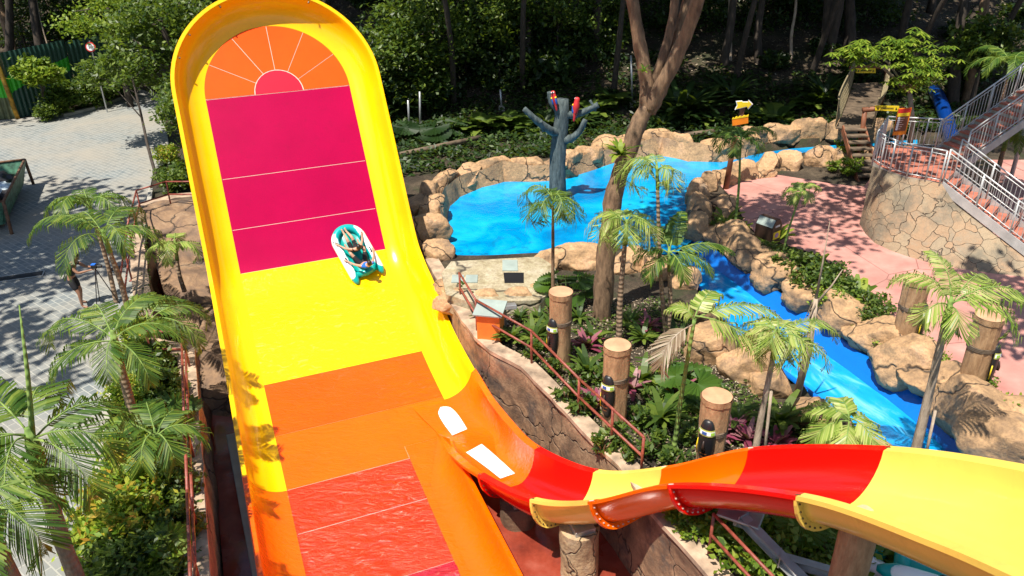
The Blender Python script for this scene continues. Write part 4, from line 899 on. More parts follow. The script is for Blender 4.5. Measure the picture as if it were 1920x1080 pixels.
# ================================================================ STAIR TOWER
ZL = 2.1
fr = GP([(1637,303),(1650,312),(1668,321),(1700,331),(1735,337),(1768,343)], ZL); bk = GP([(1655,272),(1690,274),(1730,276),(1775,279),(1800,284),(1812,292)], ZL)
def slope_pt(p0, x, y, sl_):            # point on the pixel's ray whose rise over plan distance from p0 is sl_
    best = None; r = ray(x, y)
    for k in range(200, 4000): 
        q = CAM+r*(k*.01); d = (q-p0).to_2d().length; e = abs((q.z-p0.z)-sl_*d)
        if best is None or e < best[0]: best = (e, q)
    return best[1]
s0n = fr[-1]; s1n = s0n+V((sin(R_(131))*2.9, cos(R_(131))*2.9, -1.6)); dn = (s1n-s0n); wdir = V((dn.y, -dn.x, 0)).normalized()*-1
if wdir.y < 0: wdir = -wdir
SW = 1.35; s0f = s0n+wdir*SW; s1f = s1n+wdir*SW
s1n = s1n+dn*.5; s1f = s1f+dn*.5; dn = s1n-s0n
u0n = G(1806,306, ZL); u1n = u0n+V((sin(R_(72))*2.5, cos(R_(72))*2.5, 1.4)); un = u1n-u0n; uw = V((un.y, -un.x, 0)).normalized(); uw = uw if uw.y > 0 else -uw
u1n = u1n+un*.6; un = u1n-u0n; u0f = u0n+uw*1.3; u1f = u1n+uw*1.3
t = thing('stair_landing', 'raised landing with terracotta floor on a curved flagstone wall right of the plaza', 'stairs', tuple(s0n))
land = fr+[s0f, u0n, u0f]+bk[2:][::-1][3:]+bk[:2][::-1]
land = fr+[s0f, u0n+V((.1,0,0)), u0f, bk[3], bk[2], bk[1], bk[0]]
mb = MB(); low = [V((p.x, p.y, ZL-.14)) for p in land]
bm = bmesh.new(); f = bm.faces.new([bm.verts.new(p) for p in land]); bmesh.ops.triangulate(bm, faces=[f]); me = bpy.data.meshes.new('landing_floor'); bm.to_mesh(me); bm.free()
for v in me.vertices: v.co -= V(t.location)
me.materials.append(M['terra']); o = bpy.data.objects.new('landing_floor', me); COL.objects.link(o); o.parent = t
mb = MB(); mb.grid([land+[land[0]], low+[low[0]]]); mb.build('edge_band', M['concrete'], t)
def flight(label, a, b, wv, group, n, zg=None):
    t = thing('stair_flight', label, 'stairs', tuple(a), group); d = b-a
    for i in range(n):
        p = a+d*((i+.5)/n); z = a.z+d.z*(i+(1 if d.z > 0 else 0)) / n if d.z > 0 else a.z+d.z*(i+1)/n
        mb = MB(); rz = atan2(d.y, d.x); c = V((p.x, p.y, z-.03))+wv*.5; mb.box(c, (d.to_2d().length/n*1.06, wv.length*.96, .06), rz); tr_ = mb.build('tread', M['terra'], t)
    for s in (0, 1):
        aa = a+wv*s; bb = b+wv*s; k = V((0, 0, -.26)); e = wv.normalized()*.05*(1 if s else -1); q = V((0, 0, .06)); mb = MB()
        f1 = [aa+q, bb+q, bb+k, aa+k]; f2 = [p+e for p in f1]; mb.poly(f1); mb.poly(f2[::-1]); mb.grid([f1+[f1[0]], f2+[f2[0]]]); mb.build('stringer', M['rail_steel'], t)
    mb = MB(); ri = []
    for i in range(n):
        p = a+d*((i+(0 if d.z > 0 else 1))/n); z0 = a.z+d.z*i/n; z1 = a.z+d.z*(i+1)/n
        mb.poly([V((p.x, p.y, min(z0, z1)-.03)), V((p.x, p.y, max(z0, z1)-.061)), V((p.x, p.y, max(z0, z1)-.061))+wv, V((p.x, p.y, min(z0, z1)-.03))+wv])
    mb.build('risers', M['concrete'], t)
    return t
tagg = 'flights of the terracotta stair'
flight('lower flight of terracotta steps descending to the right edge beside the flagstone wall', s0n, s1n, wdir*SW, tagg, max(6, int(abs(dn.z)/.17)))
flight('upper flight of terracotta steps climbing away to the right from the landing', u0n, u1n, uw*1.3, tagg, max(6, int(abs(un.z)/.17)))
# flagstone wall: top polyline follows landing front then stringer
topl = [p-V((0, 0, .02)) for p in fr]+[s0n.lerp(s1n, k/8)-V((0, 0, .3)) for k in range(1, 9)]
basel = GP([(1611,420),(1622,440),(1640,458),(1668,472),(1700,483),(1745,496)], 0); be = G(1960, 540, 0); basel += [basel[-1].lerp(be, k/8) for k in range(1, 9)]
rows = []
for i, (a, b) in enumerate(zip(topl, basel)):
    row = []
    for k in range(13): 
        u = k/12; p = b.lerp(a, u); p.z = b.z-.1+(a.z-b.z+.1)*u if a.z > .2 else b.z-.1+.3*u; nrm = noise.noise(p*1.5)*.06; row.append(p+V((-nrm, -nrm, 0)))
    rows.append(row)
rs = []
for i in range(len(rows)-1):
    for k in range(3): rs.append([rows[i][j].lerp(rows[i+1][j], k/3) for j in range(13)])
rs.append(rows[-1]); mb = MB(); mb.grid(rs)
lft = [rows[0][j] for j in range(13)]; bk0 = [V((bk[0].x+.1, bk[0].y+.6, p.z)) for p in lft]; mb.grid([bk0, [a.lerp(b, .5) for a, b in zip(bk0, lft)], lft]); 
far = V((bk[2].x, bk[2].y, 0)); mb.grid([[V((far.x, far.y, p.z)) for p in lft], bk0])
tag(mb.build('flagstone_wall', M['flag'], smooth=True), 'battered curved wall of beige and brown flagstones under the stair landing', 'wall')
# railings with balusters
def railing(label, line, h=1.05, step=.15, post=1.25):
    t = thing('steel_railing', label, 'railing', tuple(line[0]), 'galvanised stair railings'); up_ = V((0, 0, 1))
    for z_, nm, r in ((h, 'handrail', .028), (.10, 'bottom_rail', .016), (h-.13, 'mid_rail', .016)):
        mb = MB()
        for i in range(len(line)-1): mb.tube([line[i]+up_*z_, line[i+1]+up_*z_], r, 6)
        mb.build(nm, M['rail_steel'], t, True)
    for p in along(line, post): mb = MB(); mb.tube([p-up_*.12, p+up_*h], .03, 6); mb.build('post', M['rail_steel'], t, True)
    mb = MB()
    for p in along(line, step): mb.box(p+up_*((h-.03)/2), (.015, .015, h-.17))
    o = mb.build('balusters', M['rail_steel'], t); o['kind'] = 'stuff'
    return t
railing('galvanised railing curving along the front edge of the stair landing', fr[:5]+[fr[5]+V((-.1, 0, 0))])
railing('galvanised railing along the back edge of the stair landing', [fr[0]+V((0,.05,0)), bk[0], bk[1], bk[2], bk[3]])
up2 = V((0, 0, .06)); railing('near galvanised railing of the descending lower flight, above the flagstone wall', [s0n+up2, s1n+up2]); railing('far galvanised railing of the descending lower flight', [s0f+up2, s1f+up2])
railing('near galvanised railing of the climbing upper flight', [u0n+up2, u1n+up2]); railing('far galvanised railing of the climbing upper flight, in front of the dark trees', [bk[3], u0f+up2, u1f+up2])
t = thing('stair_support', 'steel trestle legs under the climbing upper stair flight', 'stair support', tuple(u1n))
for q in (u1n, u1n+uw*1.3): MB().tube([V((q.x, q.y, -.1)), q-V((0,0,.3))], .08, 8).build('leg', M['rail_steel'], t, True)
# menu board on the landing
D3 = G(1685, 300, ZL).y+.1
t = thing('info_board', 'tilted red and brown notice board with a yellow strip on the landing railing', 'notice board', tuple(at(1682, 260, D3)))
board([(1685,204),(1710,202),(1698,252),(1674,254)], D3, .04, 'board', M['sign_orange'], t)
board([(1685.5,205),(1709,203),(1706,214),(1683.5,216)], D3-.01, .008, 'red_header', M['sign_red'], t); board([(1684,213),(1706,211),(1704.5,217),(1682.5,219)], D3-.02, .008, 'yellow_strip', M['sign_yellow'], t)
board([(1682,220),(1704,218),(1697.5,245),(1676,247)], D3-.012, .008, 'brown_panel', M['sign_brown'], t)
for k in range(6): x = 1686-k*1.0; y = 222+k*4.0; mb = MB(); c = at(x, y, D3-.03); mb.poly([c+V((.045*cos(a), 0, .045*sin(a))) for a in np.linspace(0, 2*pi, 13)[:-1]][::-1]); mb.build('icon', M['white'], t); board([(x+3,y-.6),(x+11-(k % 3)*2,y-1.2),(x+11-(k % 3)*2,y-.2),(x+3,y+.4)], D3-.03, .005, 'text_line', M['seam'], t)
mb = MB(); mb.tube([at(1686, 240, D3+.06)-V((0,0,1.3)), at(1692, 215, D3+.06)], .03, 8); mb.build('post', M['steel'], t)

# ================================================================ HANGING BRIDGE
D4 = G(1608, 338).y; bz = 1.5
t = thing('timber_stair', 'dark timber steps climbing from the pink plaza to the rope bridge', 'stairs', tuple(G(1622, 338)))
L0 = G(1608, 338); R0 = G(1650, 338); n = 8
for k in range(n):
    z = bz*(k+1)/n; y = .28*k; mb = MB(); c = (L0+R0)/2+V((.0, y+.16, z-.03)); mb.box(c, ((R0-L0).length, .32, .06), mi=0); mb.build('tread', M['plank'], t)
for P_ in (L0, R0):
    mb = MB(); a = P_; b = P_+V((0, .28*n, bz)); mb.box((a+b)/2-V((0,0,.06)), (.06, (b-a).length+.2, .26), tilt=(b-a).to_track_quat('Y', 'Z').to_matrix()); mb.build('stringer', M['wood'], t)
sb = bz; by0 = L0.y+.28*n
bridge = thing('rope_bridge', 'rope net footbridge with plank deck leading from the timber steps into the forest', 'bridge', ((L0.x+R0.x)/2, by0, sb))
LB = 7.0; cxm = (L0.x+R0.x)/2; hwid = .78; nseg = 26; far_c = at(1630, 128, by0+7.2)
def sag(u): return sb+(1.7-sb)*u-1.0*u*(1-u)
dvx = far_c.x-cxm
mb = MB(); rows = []
for k in range(60):
    u = (k+.5)/60; mb.box(V((cxm+dvx*u, by0+LB*u, sag(u)-.02+.004*(k % 2))), (hwid*2-.1, LB/60*.86, .05), mi=0)
o = mb.build('plank_deck', M['plank'], bridge)
for s in (-1, 1):
    mb = MB(); top = []; bot = []
    for k in range(nseg+1):
        u = k/nseg; flare = .22*sin(pi*u)+.03; top.append(V((cxm+dvx*u+s*(hwid+flare), by0+LB*u, sag(u)+.95+.25*(2*u-1)**2))); bot.append(V((cxm+dvx*u+s*hwid, by0+LB*u, sag(u))))
    mb.tube(top, .035, 6); mb.build('hand_rope', M['net'], bridge, True); mb = MB()
    for k in range(nseg):
        for j in range(5):
            a = bot[k].lerp(top[k], j/5); b = bot[k+1].lerp(top[k+1], (j+1)/5); mb.tube([a, b], .011, 3, cap=False); a = bot[k+1].lerp(top[k+1], j/5); b = bot[k].lerp(top[k], (j+1)/5); mb.tube([a, b], .011, 3, cap=False)
    for k in range(0, nseg+1): mb.tube([bot[k], top[k]], .009, 3, cap=False)
    mb.build('rope_net', M['net'], bridge)
def gate(label, y, x0, x1, zt, z0, sag_pix, nm):
    t = thing('bridge_gate', label, 'gate', (x0, y, z0)); 
    for x in (x0, x1): mb = MB(); mb.tube([V((x, y, z0)), V((x+.08, y+.05, (z0+zt)/2)), V((x, y, zt))], [.11, .10, .09], 10, wob=.3); mb.build('post', M['wood'], t, True)
    mb = MB(); mb.tube([V((x0-.1, y, zt)), V(((x0+x1)/2, y, zt+.06)), V((x1+.1, y, zt-.02))], .10, 10, wob=.3); mb.build('crossbeam', M['wood'], t, True)
    pb = board(sag_pix, y-.14, .03, 'yellow_banner', M['sign_yellow'], t)
    (xa, ya), (xb, yb), (xc, yc), (xd, yd) = sag_pix; W_ = xb-xa; Hh = yd-ya
    for k in range(12):
        xx = xa+W_*(.24+.045*k); yy = ya+(yb-ya)*(.24+.045*k)+Hh*.5; board([(xx, yy-Hh*.14), (xx+W_*.03, yy-Hh*.14), (xx+W_*.03, yy+Hh*.14), (xx, yy+Hh*.14)], y-.152, .006, 'lettering', M['black'], t)
    for xx in (xa+W_*.12, xa+W_*.88): yy = ya+(yb-ya)*((xx-xa)/W_)+Hh*.5; board([(xx-W_*.04, yy+Hh*.25), (xx, yy-Hh*.25), (xx+W_*.04, yy+Hh*.25)], y-.152, .006, 'warning_triangle', M['black'], t)
    return t
yg = by0-.1; gl = at(1622, 206, yg); gr_ = at(1692, 210, yg)
gate('reddish timber gate frame with a yellow banner at the near end of the rope bridge', yg, gl.x, gr_.x, gl.z, 0.3, [(1641,198),(1686,199),(1686,209),(1641,207)], 0)
yg2 = by0+LB+.2; gl = at(1597, 128, yg2); gr_ = at(1664, 128, yg2)
gate('far timber gate frame with a yellow banner under the bright green branches', yg2, gl.x, gr_.x, gl.z, float(hill(gl.x, yg2)), [(1605,128),(1642,128),(1642,137),(1605,137)], 0)
# blue slide pieces behind the stairs
t = thing('blue_slide', 'dark blue flume and tube pieces half hidden behind the stair and bridge', 'water slide', tuple(at(1780, 250, 36)))
pp = [at(1752,168,41), at(1765,195,39), at(1778,235,36.5), at(1792,292,33)]; mb = MB(); mb.tube([V(q) for q in spline([tuple(p) for p in pp], 6)], .32, 18); mb.build('tube', M['navy'], t, True)
mb = MB(); mb.tube([V((pp[2].x, pp[2].y, -.2)), pp[2]-V((0,0,.5))], .15, 10); mb.build('support', M['steel'], t)

# ================================================================ LEFT SIDE: fence, sign, skip
fy = [(-60,228),(36,222),(82,212),(150,190),(210,150),(250,118)]
fb = [G(*p) for p in fy]; fb[4] = at(215, 175, 46.5); fb[5] = at(262, 160, 49); fb[4].z = 0; fb[5].z = 0; fh = 3.3
t = thing('sheet_fence', 'tall corrugated fence, dark green with a bright lime band, at the forest edge', 'fence', tuple(fb[1]))
def corr(a, b, z0f, z1f, name, mat, off=0):
    d = (b-a); L = d.to_2d().length; u = V((d.x, d.y, 0)).normalized(); q = V((-u.y, u.x, 0)); n = int(L/.07); mb = MB(); rows = []
    for i in range(n+1): s = L*i/n; p = a+u*s+q*(.035*(1 if (i//2) % 2 else -1)-off); rows.append([V((p.x, p.y, z0f(s/L))), V((p.x, p.y, z1f(s/L)))])
    mb.grid(rows); return mb.build(name, mat, t)
wv_ = lambda s: 1.25+.22*sin(s*5)+.5*s
corr(fb[0], fb[1], lambda s: 0, lambda s: fh, 'olive_panel', M['fence_olive']); corr(fb[0], fb[1], lambda s: 1.25-.15*s, lambda s: 2.15-.1*s, 'lime_band', M['fence_lime'], .012)
corr(fb[1], fb[3], lambda s: 0, lambda s: fh+.1, 'green_panel', M['fence_dark']); corr(fb[1], fb[3], lambda s: 1.35+.5*s+.12*sin(s*6), lambda s: 2.2+.35*s+.12*sin(s*6), 'lime_band', M['fence_lime'], .012)
corr(fb[3], fb[5], lambda s: 0, lambda s: fh, 'green_panel', M['fence_dark'])
mb = MB(); q = fb[1]+V((0, -.12, 0)); mb.tube([q, V((q.x-.25, q.y-.1, 4.6))], .11, 10); tag(mb.build('rusty_pole', plain('rusty_yellow_paint', (.50, .28, .03), .6, var=.5, nscale=3), smooth=True), 'tall rust-stained yellow pole standing against the left fence', 'pole')
# round limit sign
c = at(170, 88, 43); t = thing('road_sign', 'round white speed sign with a red ring in front of the dark fence', 'road sign', (c.x, c.y, 0))
def disc(c, r, name, mat, parent, ax=V((0.15, -1, 0.1))):
    q = ax.normalized().to_track_quat('Z', 'Y').to_matrix(); mb = MB(); mb.tube([c, c+ax.normalized()*.02], r, 24); return mb.build(name, mat, parent)
disc(c, .25, 'red_ring', M['sign_red'], t); disc(c+V((0, -.025, 0)), .185, 'white_face', M['white'], t)
tc = bpy.data.curves.new('numerals', 'FONT'); tc.body = '20'; tc.size = .22; tc.align_x = 'CENTER'; tc.align_y = 'CENTER'; tc.extrude = .004
to = bpy.data.objects.new('tmp', tc); COL.objects.link(to); bpy.context.view_layer.update(); tm = bpy.data.meshes.new_from_object(to.evaluated_get(bpy.context.evaluated_depsgraph_get())); bpy.data.objects.remove(to)
tm.transform(Matrix.Translation(c+V((.0, -.06, 0))-V(t.location)) @ Matrix.Rotation(pi/2, 4, 'X')); tm.materials.clear(); tm.materials.append(M['black']); o = bpy.data.objects.new('numerals', tm); COL.objects.link(o); o.parent = t
mb = MB(); mb.tube([V((c.x, c.y+.04, 0)), c+V((0, .04, .3))], .04, 8); mb.build('post', M['steel'], t)
# skip container
a = G(46, 299, 1.15); b = G(6, 378, 1.15); u = (b-a); u.z = 0; L = u.length; u.normalize(); q = V((u.y, -u.x, 0)); q = q if q.x < 0 else -q; Wd = 2.0
t = thing('waste_skip', 'open green and rust steel skip half cut by the left edge, holding bags', 'skip', (a.x, a.y, 0))
def quad3(p, name, mat, th=.05):
    n = (p[1]-p[0]).cross(p[2]-p[0]).normalized()*th; mb = MB(); r = [x+n for x in p]; mb.poly(p); mb.poly(r[::-1]); mb.grid([p+[p[0]], r+[r[0]]]); return mb.build(name, mat, t)
z = V((0, 0, 1)); A0 = V((a.x, a.y, 0)); zt = 1.15; ins = .28
rim = [A0+z*zt, A0+u*L+z*zt, A0+u*L+q*Wd+z*zt, A0+q*Wd+z*zt]; bt = [A0+u*ins+q*ins+z*.25, A0+u*(L-ins)+q*ins+z*.25, A0+u*(L-ins)+q*(Wd-ins)+z*.25, A0+u*ins+q*(Wd-ins)+z*.25]
for i, nm in enumerate(('side_panel', 'end_panel', 'side_panel', 'end_panel')): j = (i+1) % 4; quad3([rim[i], rim[j], bt[j], bt[i]], nm, M['skip_green'])
quad3(bt, 'floor_panel', M['rust']); 
for i in range(4): mb = MB(); mb.tube([rim[i], rim[(i+1) % 4]], .05, 6); mb.build('rim_bar', M['rust'], t, True)
for p, d in ((rim[0], -1), (rim[3], -1), (rim[1], 1), (rim[2], 1)): mb = MB(); mb.tube([p, V((p.x, p.y, 0))+u*d*.25], .06, 6); mb.build('leg', M['rust'], t, True)
def bag(c, r, mat, label):
    bm = bmesh.new(); bmesh.ops.create_icosphere(bm, subdivisions=4, radius=1)
    for v in bm.verts: n_ = noise.noise(v.co*2.2+V(c)); v.co *= 1+.28*n_+.12*noise.noise(v.co*6+V(c)); v.co.z *= .62; v.co *= r
    me = bpy.data.meshes.new('refuse_bag'); bm.to_mesh(me); bm.free(); me.polygons.foreach_set('use_smooth', [True]*len(me.polygons)); me.materials.append(mat); o = bpy.data.objects.new('refuse_bag', me); COL.objects.link(o); o.location = c; tag(o, label, 'bag')
bag(A0+u*.9+q*.85+z*.62, .55, M['black'], 'black refuse bag at the back of the green skip'); bag(A0+u*1.9+q*.6+z*.58, .42, plain('pale_plastic', (.55, .65, .70), .35, var=.3, nscale=5), 'pale blue and white plastic bag in the front of the green skip'); bag(A0+u*2.3+q*.45+z*.5, .3, M['cloth_black'], 'small black bag in front of the pale plastic bag in the skip')
# thin metal poles on the hillside
for px, py, ht, lab in ((790,272,100,'thin grey pole on the slope just right of the yellow slide'), (941,212,44,'short thin grey pole behind the large-leaved plants'), (1186,196,92,'grey metal pole on a concrete footing left of the leaning tree trunk'), (768,248,60,'thin dark stake beside the yellow slide on the slope')):
    Y0 = 40.5 if py < 240 else 38.5; p = at(px, py, Y0); p.z = float(hill(p.x, Y0)); tp = at(px-3, py-ht, Y0); t = thing('metal_pole', lab, 'pole', tuple(p)); mb = MB(); mb.tube([p, tp], .05, 8); mb.build('shaft', M['steel'], t, True); mb = MB(); mb.box(p+z*.12, (.3, .3, .3)); mb.build('footing', M['concrete'], t, bevel=.02)
# low timber edging behind the pool
for i, (p0, p1) in enumerate((((752,300),(900,268)), ((1290,262),(1340,256)))):
    a = G(*p0); b = G(*p1); mb = MB(); mb.tube([a+z*.25, b+z*.25], .13, 8, wob=.2); t = thing('timber_edging', ['long', 'short'][i]+' dark timber log edging the slope '+['behind the left pool rim', 'behind the pool rim right of the leaning trunk'][i], 'edging', tuple(a)); mb.build('log', M['plank'], t, True)

# ================================================================ VEGETATION
def leaves_mb(mb, C, Nn, L, W, up_bias=.5, droop=.0, fold=.0, rng=None, mi=0):
    """C: centres (n,3); one folded leaf each"""
    rng = rng or RN; n = len(C); nrm = rng.normal(size=(n, 3)); nrm[:, 2] = np.abs(nrm[:, 2])+up_bias; nrm /= np.linalg.norm(nrm, axis=1)[:, None]
    u = rng.normal(size=(n, 3)); u[:, 2] -= droop; u -= nrm*(u*nrm).sum(1)[:, None]; u /= np.linalg.norm(u, axis=1)[:, None]; v = np.cross(nrm, u)
    l = (L*rng.uniform(.7, 1.3, n))[:, None]; w_ = (W*rng.uniform(.7, 1.3, n))[:, None]
    a = C-u*l*.5; b = C+v*w_*.5-u*l*.08-nrm*w_*.12; c = C+u*l*.5-nrm*l*.10; d = C-v*w_*.5-u*l*.08-nrm*w_*.12
    vs = np.stack([a, b, c, d], 1).reshape(-1, 3); base = np.arange(n)*4
    mb.add(vs, np.stack([base, base+1, base+2, base+3], 1).tolist(), mi)
def blob_pts(n, c, r, shell=.55, rng=None):
    rng = rng or RN; d = rng.normal(size=(n, 3)); d /= np.linalg.norm(d, axis=1)[:, None]; k = rng.uniform(shell, 1, n)**.7
    return np.array(c)+d*k[:, None]*np.array(r)
def crown(name, mat, parent, c, r, nclump, nleaf, L, W, clump_r=.28, seed=1, flat=.8, shell=.45):
    rng = np.random.default_rng(seed); mb = MB(); r = np.array(r, float); cc = blob_pts(nclump, c, r, shell, rng); cc = cc[cc[:, 2] > c[2]-r[2]*.75]
    for p in cc:
        cr = r.mean()*clump_r*rng.uniform(.6, 1.35); P = p+rng.normal(size=(nleaf, 3))*np.array([cr, cr, cr*.55])*.6; leaves_mb(mb, P, None, L, W, .6, .3, rng=rng)
    return mb.build(name, mat, parent)
def tree(name, label, base, h, cr, cz, tr=.22, seed=1, mat='leaf_dark', bark_='bark_dark', nclump=60, nleaf=60, L=.3, W=.16, lean=(0, 0), group=None, cat='tree', limbs=6, shell=.45):
    rng = random.Random(seed); b = V(base); t = thing(name, label, cat, tuple(b), group); top = b+V((lean[0], lean[1], h))
    pts = [b-V((0, 0, .2))]+[b.lerp(top, u)+V((rng.uniform(-.15, .15), rng.uniform(-.15, .15), 0))*h/10 for u in (.25, .5, .75)]+[top]
    mb = MB(); P = [V(q) for q in spline([tuple(p) for p in pts], 4)]; k = len(P); mb.tube(P, [tr*(1.15 if i == 0 else 1)*(1-.65*i/(k-1)) for i in range(k)], 10, wob=.25); mb.build('trunk', M[bark_], t, True)
    c = (b.x+lean[0], b.y+lean[1], b.z+cz)
    mb = MB()
    for i in range(limbs):
        s = b.lerp(top, rng.uniform(.45, .95)); a = 2*pi*i/limbs+rng.uniform(-.4, .4); e = V(c)+V((cos(a)*cr[0]*.75, sin(a)*cr[1]*.75, rng.uniform(-.3, .6)*cr[2])); m_ = s.lerp(e, .5)+V((0, 0, .12*h*.3)); mb.tube([s, m_, e], [tr*.4, tr*.25, tr*.08], 6)
    if limbs: mb.build('branches', M[bark_], t, True)
    crown('crown', M[mat], t, c, cr, nclump, nleaf, L, W, seed=seed, shell=shell); return t
def frond(mb, o, az, el, L, droop, ll, n=34, w=.035, sag=.9, rng=random, stem=.018, arch=1.0, mi=(0, 1), vee=.5):
    """pinnate palm leaf"""
    p = V(o); pts = [p.copy()]; dirs = []; e = el; k = 14
    for i in range(k):
        d = V((cos(az)*cos(e), sin(az)*cos(e), sin(e))); dirs.append(d); p = p+d*L/k; pts.append(p.copy()); e -= droop/k*(1+arch*i/k*1.4); az += rng.uniform(-.03, .03)
    dirs.append(dirs[-1]); mb.tube(pts, [stem*(1-.8*i/k) for i in range(k+1)], 5, mi=mi[1], cap=False)
    vs = []; fs = []
    for j in range(n):
        u = .16+.84*(j+.5)/n; x = u*k; i = min(int(x), k-1); q = pts[i].lerp(pts[i+1], x-i); d = dirs[i]; side0 = d.cross(V((0, 0, 1)))
        if side0.length < .05: side0 = V((sin(az), -cos(az), 0))
        side0.normalize(); upn = side0.cross(d).normalized(); l = ll*(sin(pi*min(1, (u-.02)**.75))*.75+.35)*rng.uniform(.85, 1.1)
        for s in (-1, 1):
            dd = (side0*s*(.9)+d*(.55+.5*u)+upn*rng.uniform(vee*.3, vee)).normalized(); m1 = q+dd*l*.42+V((0, 0, -sag*l*.10)); dd2 = (dd+V((0, 0, -sag*1.2))).normalized(); m2 = q+dd*l*.62+dd2*l*.25+V((0,0,-sag*l*.05)); dd3 = (dd+V((0, 0, -sag*2.4))).normalized(); tip = m2+dd3*l*.30
            wv = d*w*.5*rng.uniform(.8, 1.2); b = len(vs); vs += [q-wv*.5, q+wv*.5, m1+wv, m1-wv, m2+wv*.8, m2-wv*.8, tip]
            fs += [(b, b+1, b+2, b+3), (b+3, b+2, b+4, b+5), (b+5, b+4, b+6)]
    mb.add([tuple(v) for v in vs], fs, mi[0])
def palm(label, base, top, r, fr, mat='palm_leaf', trunk='palm_bark', seed=1, dead=None, stemmat='green_stem', name='palm_tree', shaft=True, group=None, stake=None, sag=(1.6, 2.6), lw=.042):
    """fr: list of (azimuth deg, elevation deg, length, droop, leaflet length)"""
    rng = random.Random(seed); b = V(base); tp = V(top); t = thing(name, label, 'palm', tuple(b), group)
    md = b.lerp(tp, .5)+V((rng.uniform(-.06, .06), rng.uniform(-.06, .06), 0)); P = [V(q) for q in spline([tuple(b-V((0, 0, .1))), tuple(md), tuple(tp)], 7)]; k = len(P)
    mb = MB(); mb.tube(P, [r*(1.25-.45*i/(k-1)) for i in range(k)], 10, wob=.15); mb.build('trunk', M[trunk], t, True)
    if shaft: mb = MB(); d = (tp-md).normalized(); mb.tube([tp-d*.05, tp+d*.35, tp+d*.62], [r*1.0, r*.85, r*.35], 10); mb.build('crownshaft', M[stemmat], t, True); tp = tp+d*.4
    mb = MB()
    for (a, e, L, dr, ll) in fr: frond(mb, tp+V((0, 0, rng.uniform(-.05, .1))), R_(a+rng.uniform(-6, 6)), R_(e), L, dr, ll, n=int(26+L*9), rng=rng, sag=rng.uniform(*sag), w=lw*rng.uniform(.8, 1.1))
    mb.build('crown', [M[mat], M[stemmat]], t)
    if dead:
        for (a, e, L, dr, ll) in dead: mb = MB(); frond(mb, tp-V((0, 0, .1)), R_(a), R_(e), L, dr, ll, n=34, rng=rng, sag=1.3, w=.05); mb.build('dead_frond', [M['dry_leaf'], M['dry_leaf']], t)
    if stake: mb = MB(); mb.tube([V(base)+V((.18, -.1, -.1)), V(base)+V((.1, -.1, stake))], .03, 6); mb.build('stake', M['dead_bark'], t, True)
    return t
ring = lambda n, e, L, dr, ll, a0=0, je=12: [(a0+360*i/n, e+(((i*37) % 7)-3)*je/3, L*(.88+.06*((i*53) % 5)), dr, ll) for i in range(n)]

# ---- foreground left palms.  crown pixel + base chosen so that the crown stands over its own trunk
def stand(px, py, z): p = G(px, py, z); return V((p.x, p.y, 0)), p
b, c = stand(205, 470, 2.5); palm('tall green palm with a double stem in the middle of the left planting strip', b, c, .075, ring(6, 52, 2.0, 1.6, .58, 20), 'palm_leaf', seed=2)
b, c = stand(222, 668, 2.3); palm('palm with a reddish fibrous trunk and wide arching fronds nearest the left railing', b, c, .10, [(165,42,2.2,1.5,.6),(208,15,1.7,1.2,.6),(130,48,1.9,1.5,.6),(15,38,1.7,1.5,.55),(-35,15,1.5,1.3,.5),(60,55,1.8,1.4,.5),(280,25,1.3,1.6,.5)], 'palm_leaf', seed=3)
b, c = stand(72, 868, 3.5); palm('dark green palm low in the left foreground with an upright green spear leaf', b, c, .12, ring(8, 40, 1.7, 1.5, .62, 12, 16), 'palm_leaf', seed=4)
t = thing('palm_spear', 'tall thin unopened green spear rising from the left foreground palm crown', 'palm leaf', tuple(c)); mb = MB(); tpp = at(36, 572, c.y+.25); mb.tube([c+V((0,0,.2)), c.lerp(tpp, .55)+V((.02,0,.1)), tpp], [.04,.032,.008], 8); mb.build('shoot', M['green_stem'], t, True)
b, c = stand(-20, 990, 3.6); palm('palm mostly cut off by the lower left corner, only drooping fronds visible', b, c, .11, ring(8, 35, 1.5, 1.8, .6, 30), 'palm_leaf', seed=5)
b, c = stand(176, 415, 2.6); palm('smaller palm behind the tall left one, its fronds meeting over the paving', b, c, .06, ring(5, 58, 1.6, 1.8, .5, 50), 'palm_leaf', seed=6)
b, c = stand(332, 485, 1.0); palm('low palm in the rock recess touching the yellow slide edge with pale tips', b, c, .06, ring(4, 40, 1.2, 1.9, .45, 10), 'palm_pale', seed=7)
b, c = stand(285, 625, 1.1); palm('short arching palm filling the gap between left railing and hedge', b, c, .06, [(20,40,1.8,1.6,.5),(-20,30,1.9,1.5,.5),(60,50,1.6,1.8,.5),(200,30,1.6,1.5,.5),(120,50,1.5,1.5,.5)], 'palm_leaf', seed=8)
b, c = stand(300, 850, .9); palm('drooping dark palm over the dim part of the left planting strip', b, c, .05, [(170,50,1.6,1.5,.5),(120,55,1.5,1.6,.5),(20,45,1.3,2.0,.5),(-40,40,1.3,2.2,.5),(-90,40,1.3,2.2,.5),(70,50,1.3,1.8,.5)], 'palm_leaf', seed=9)
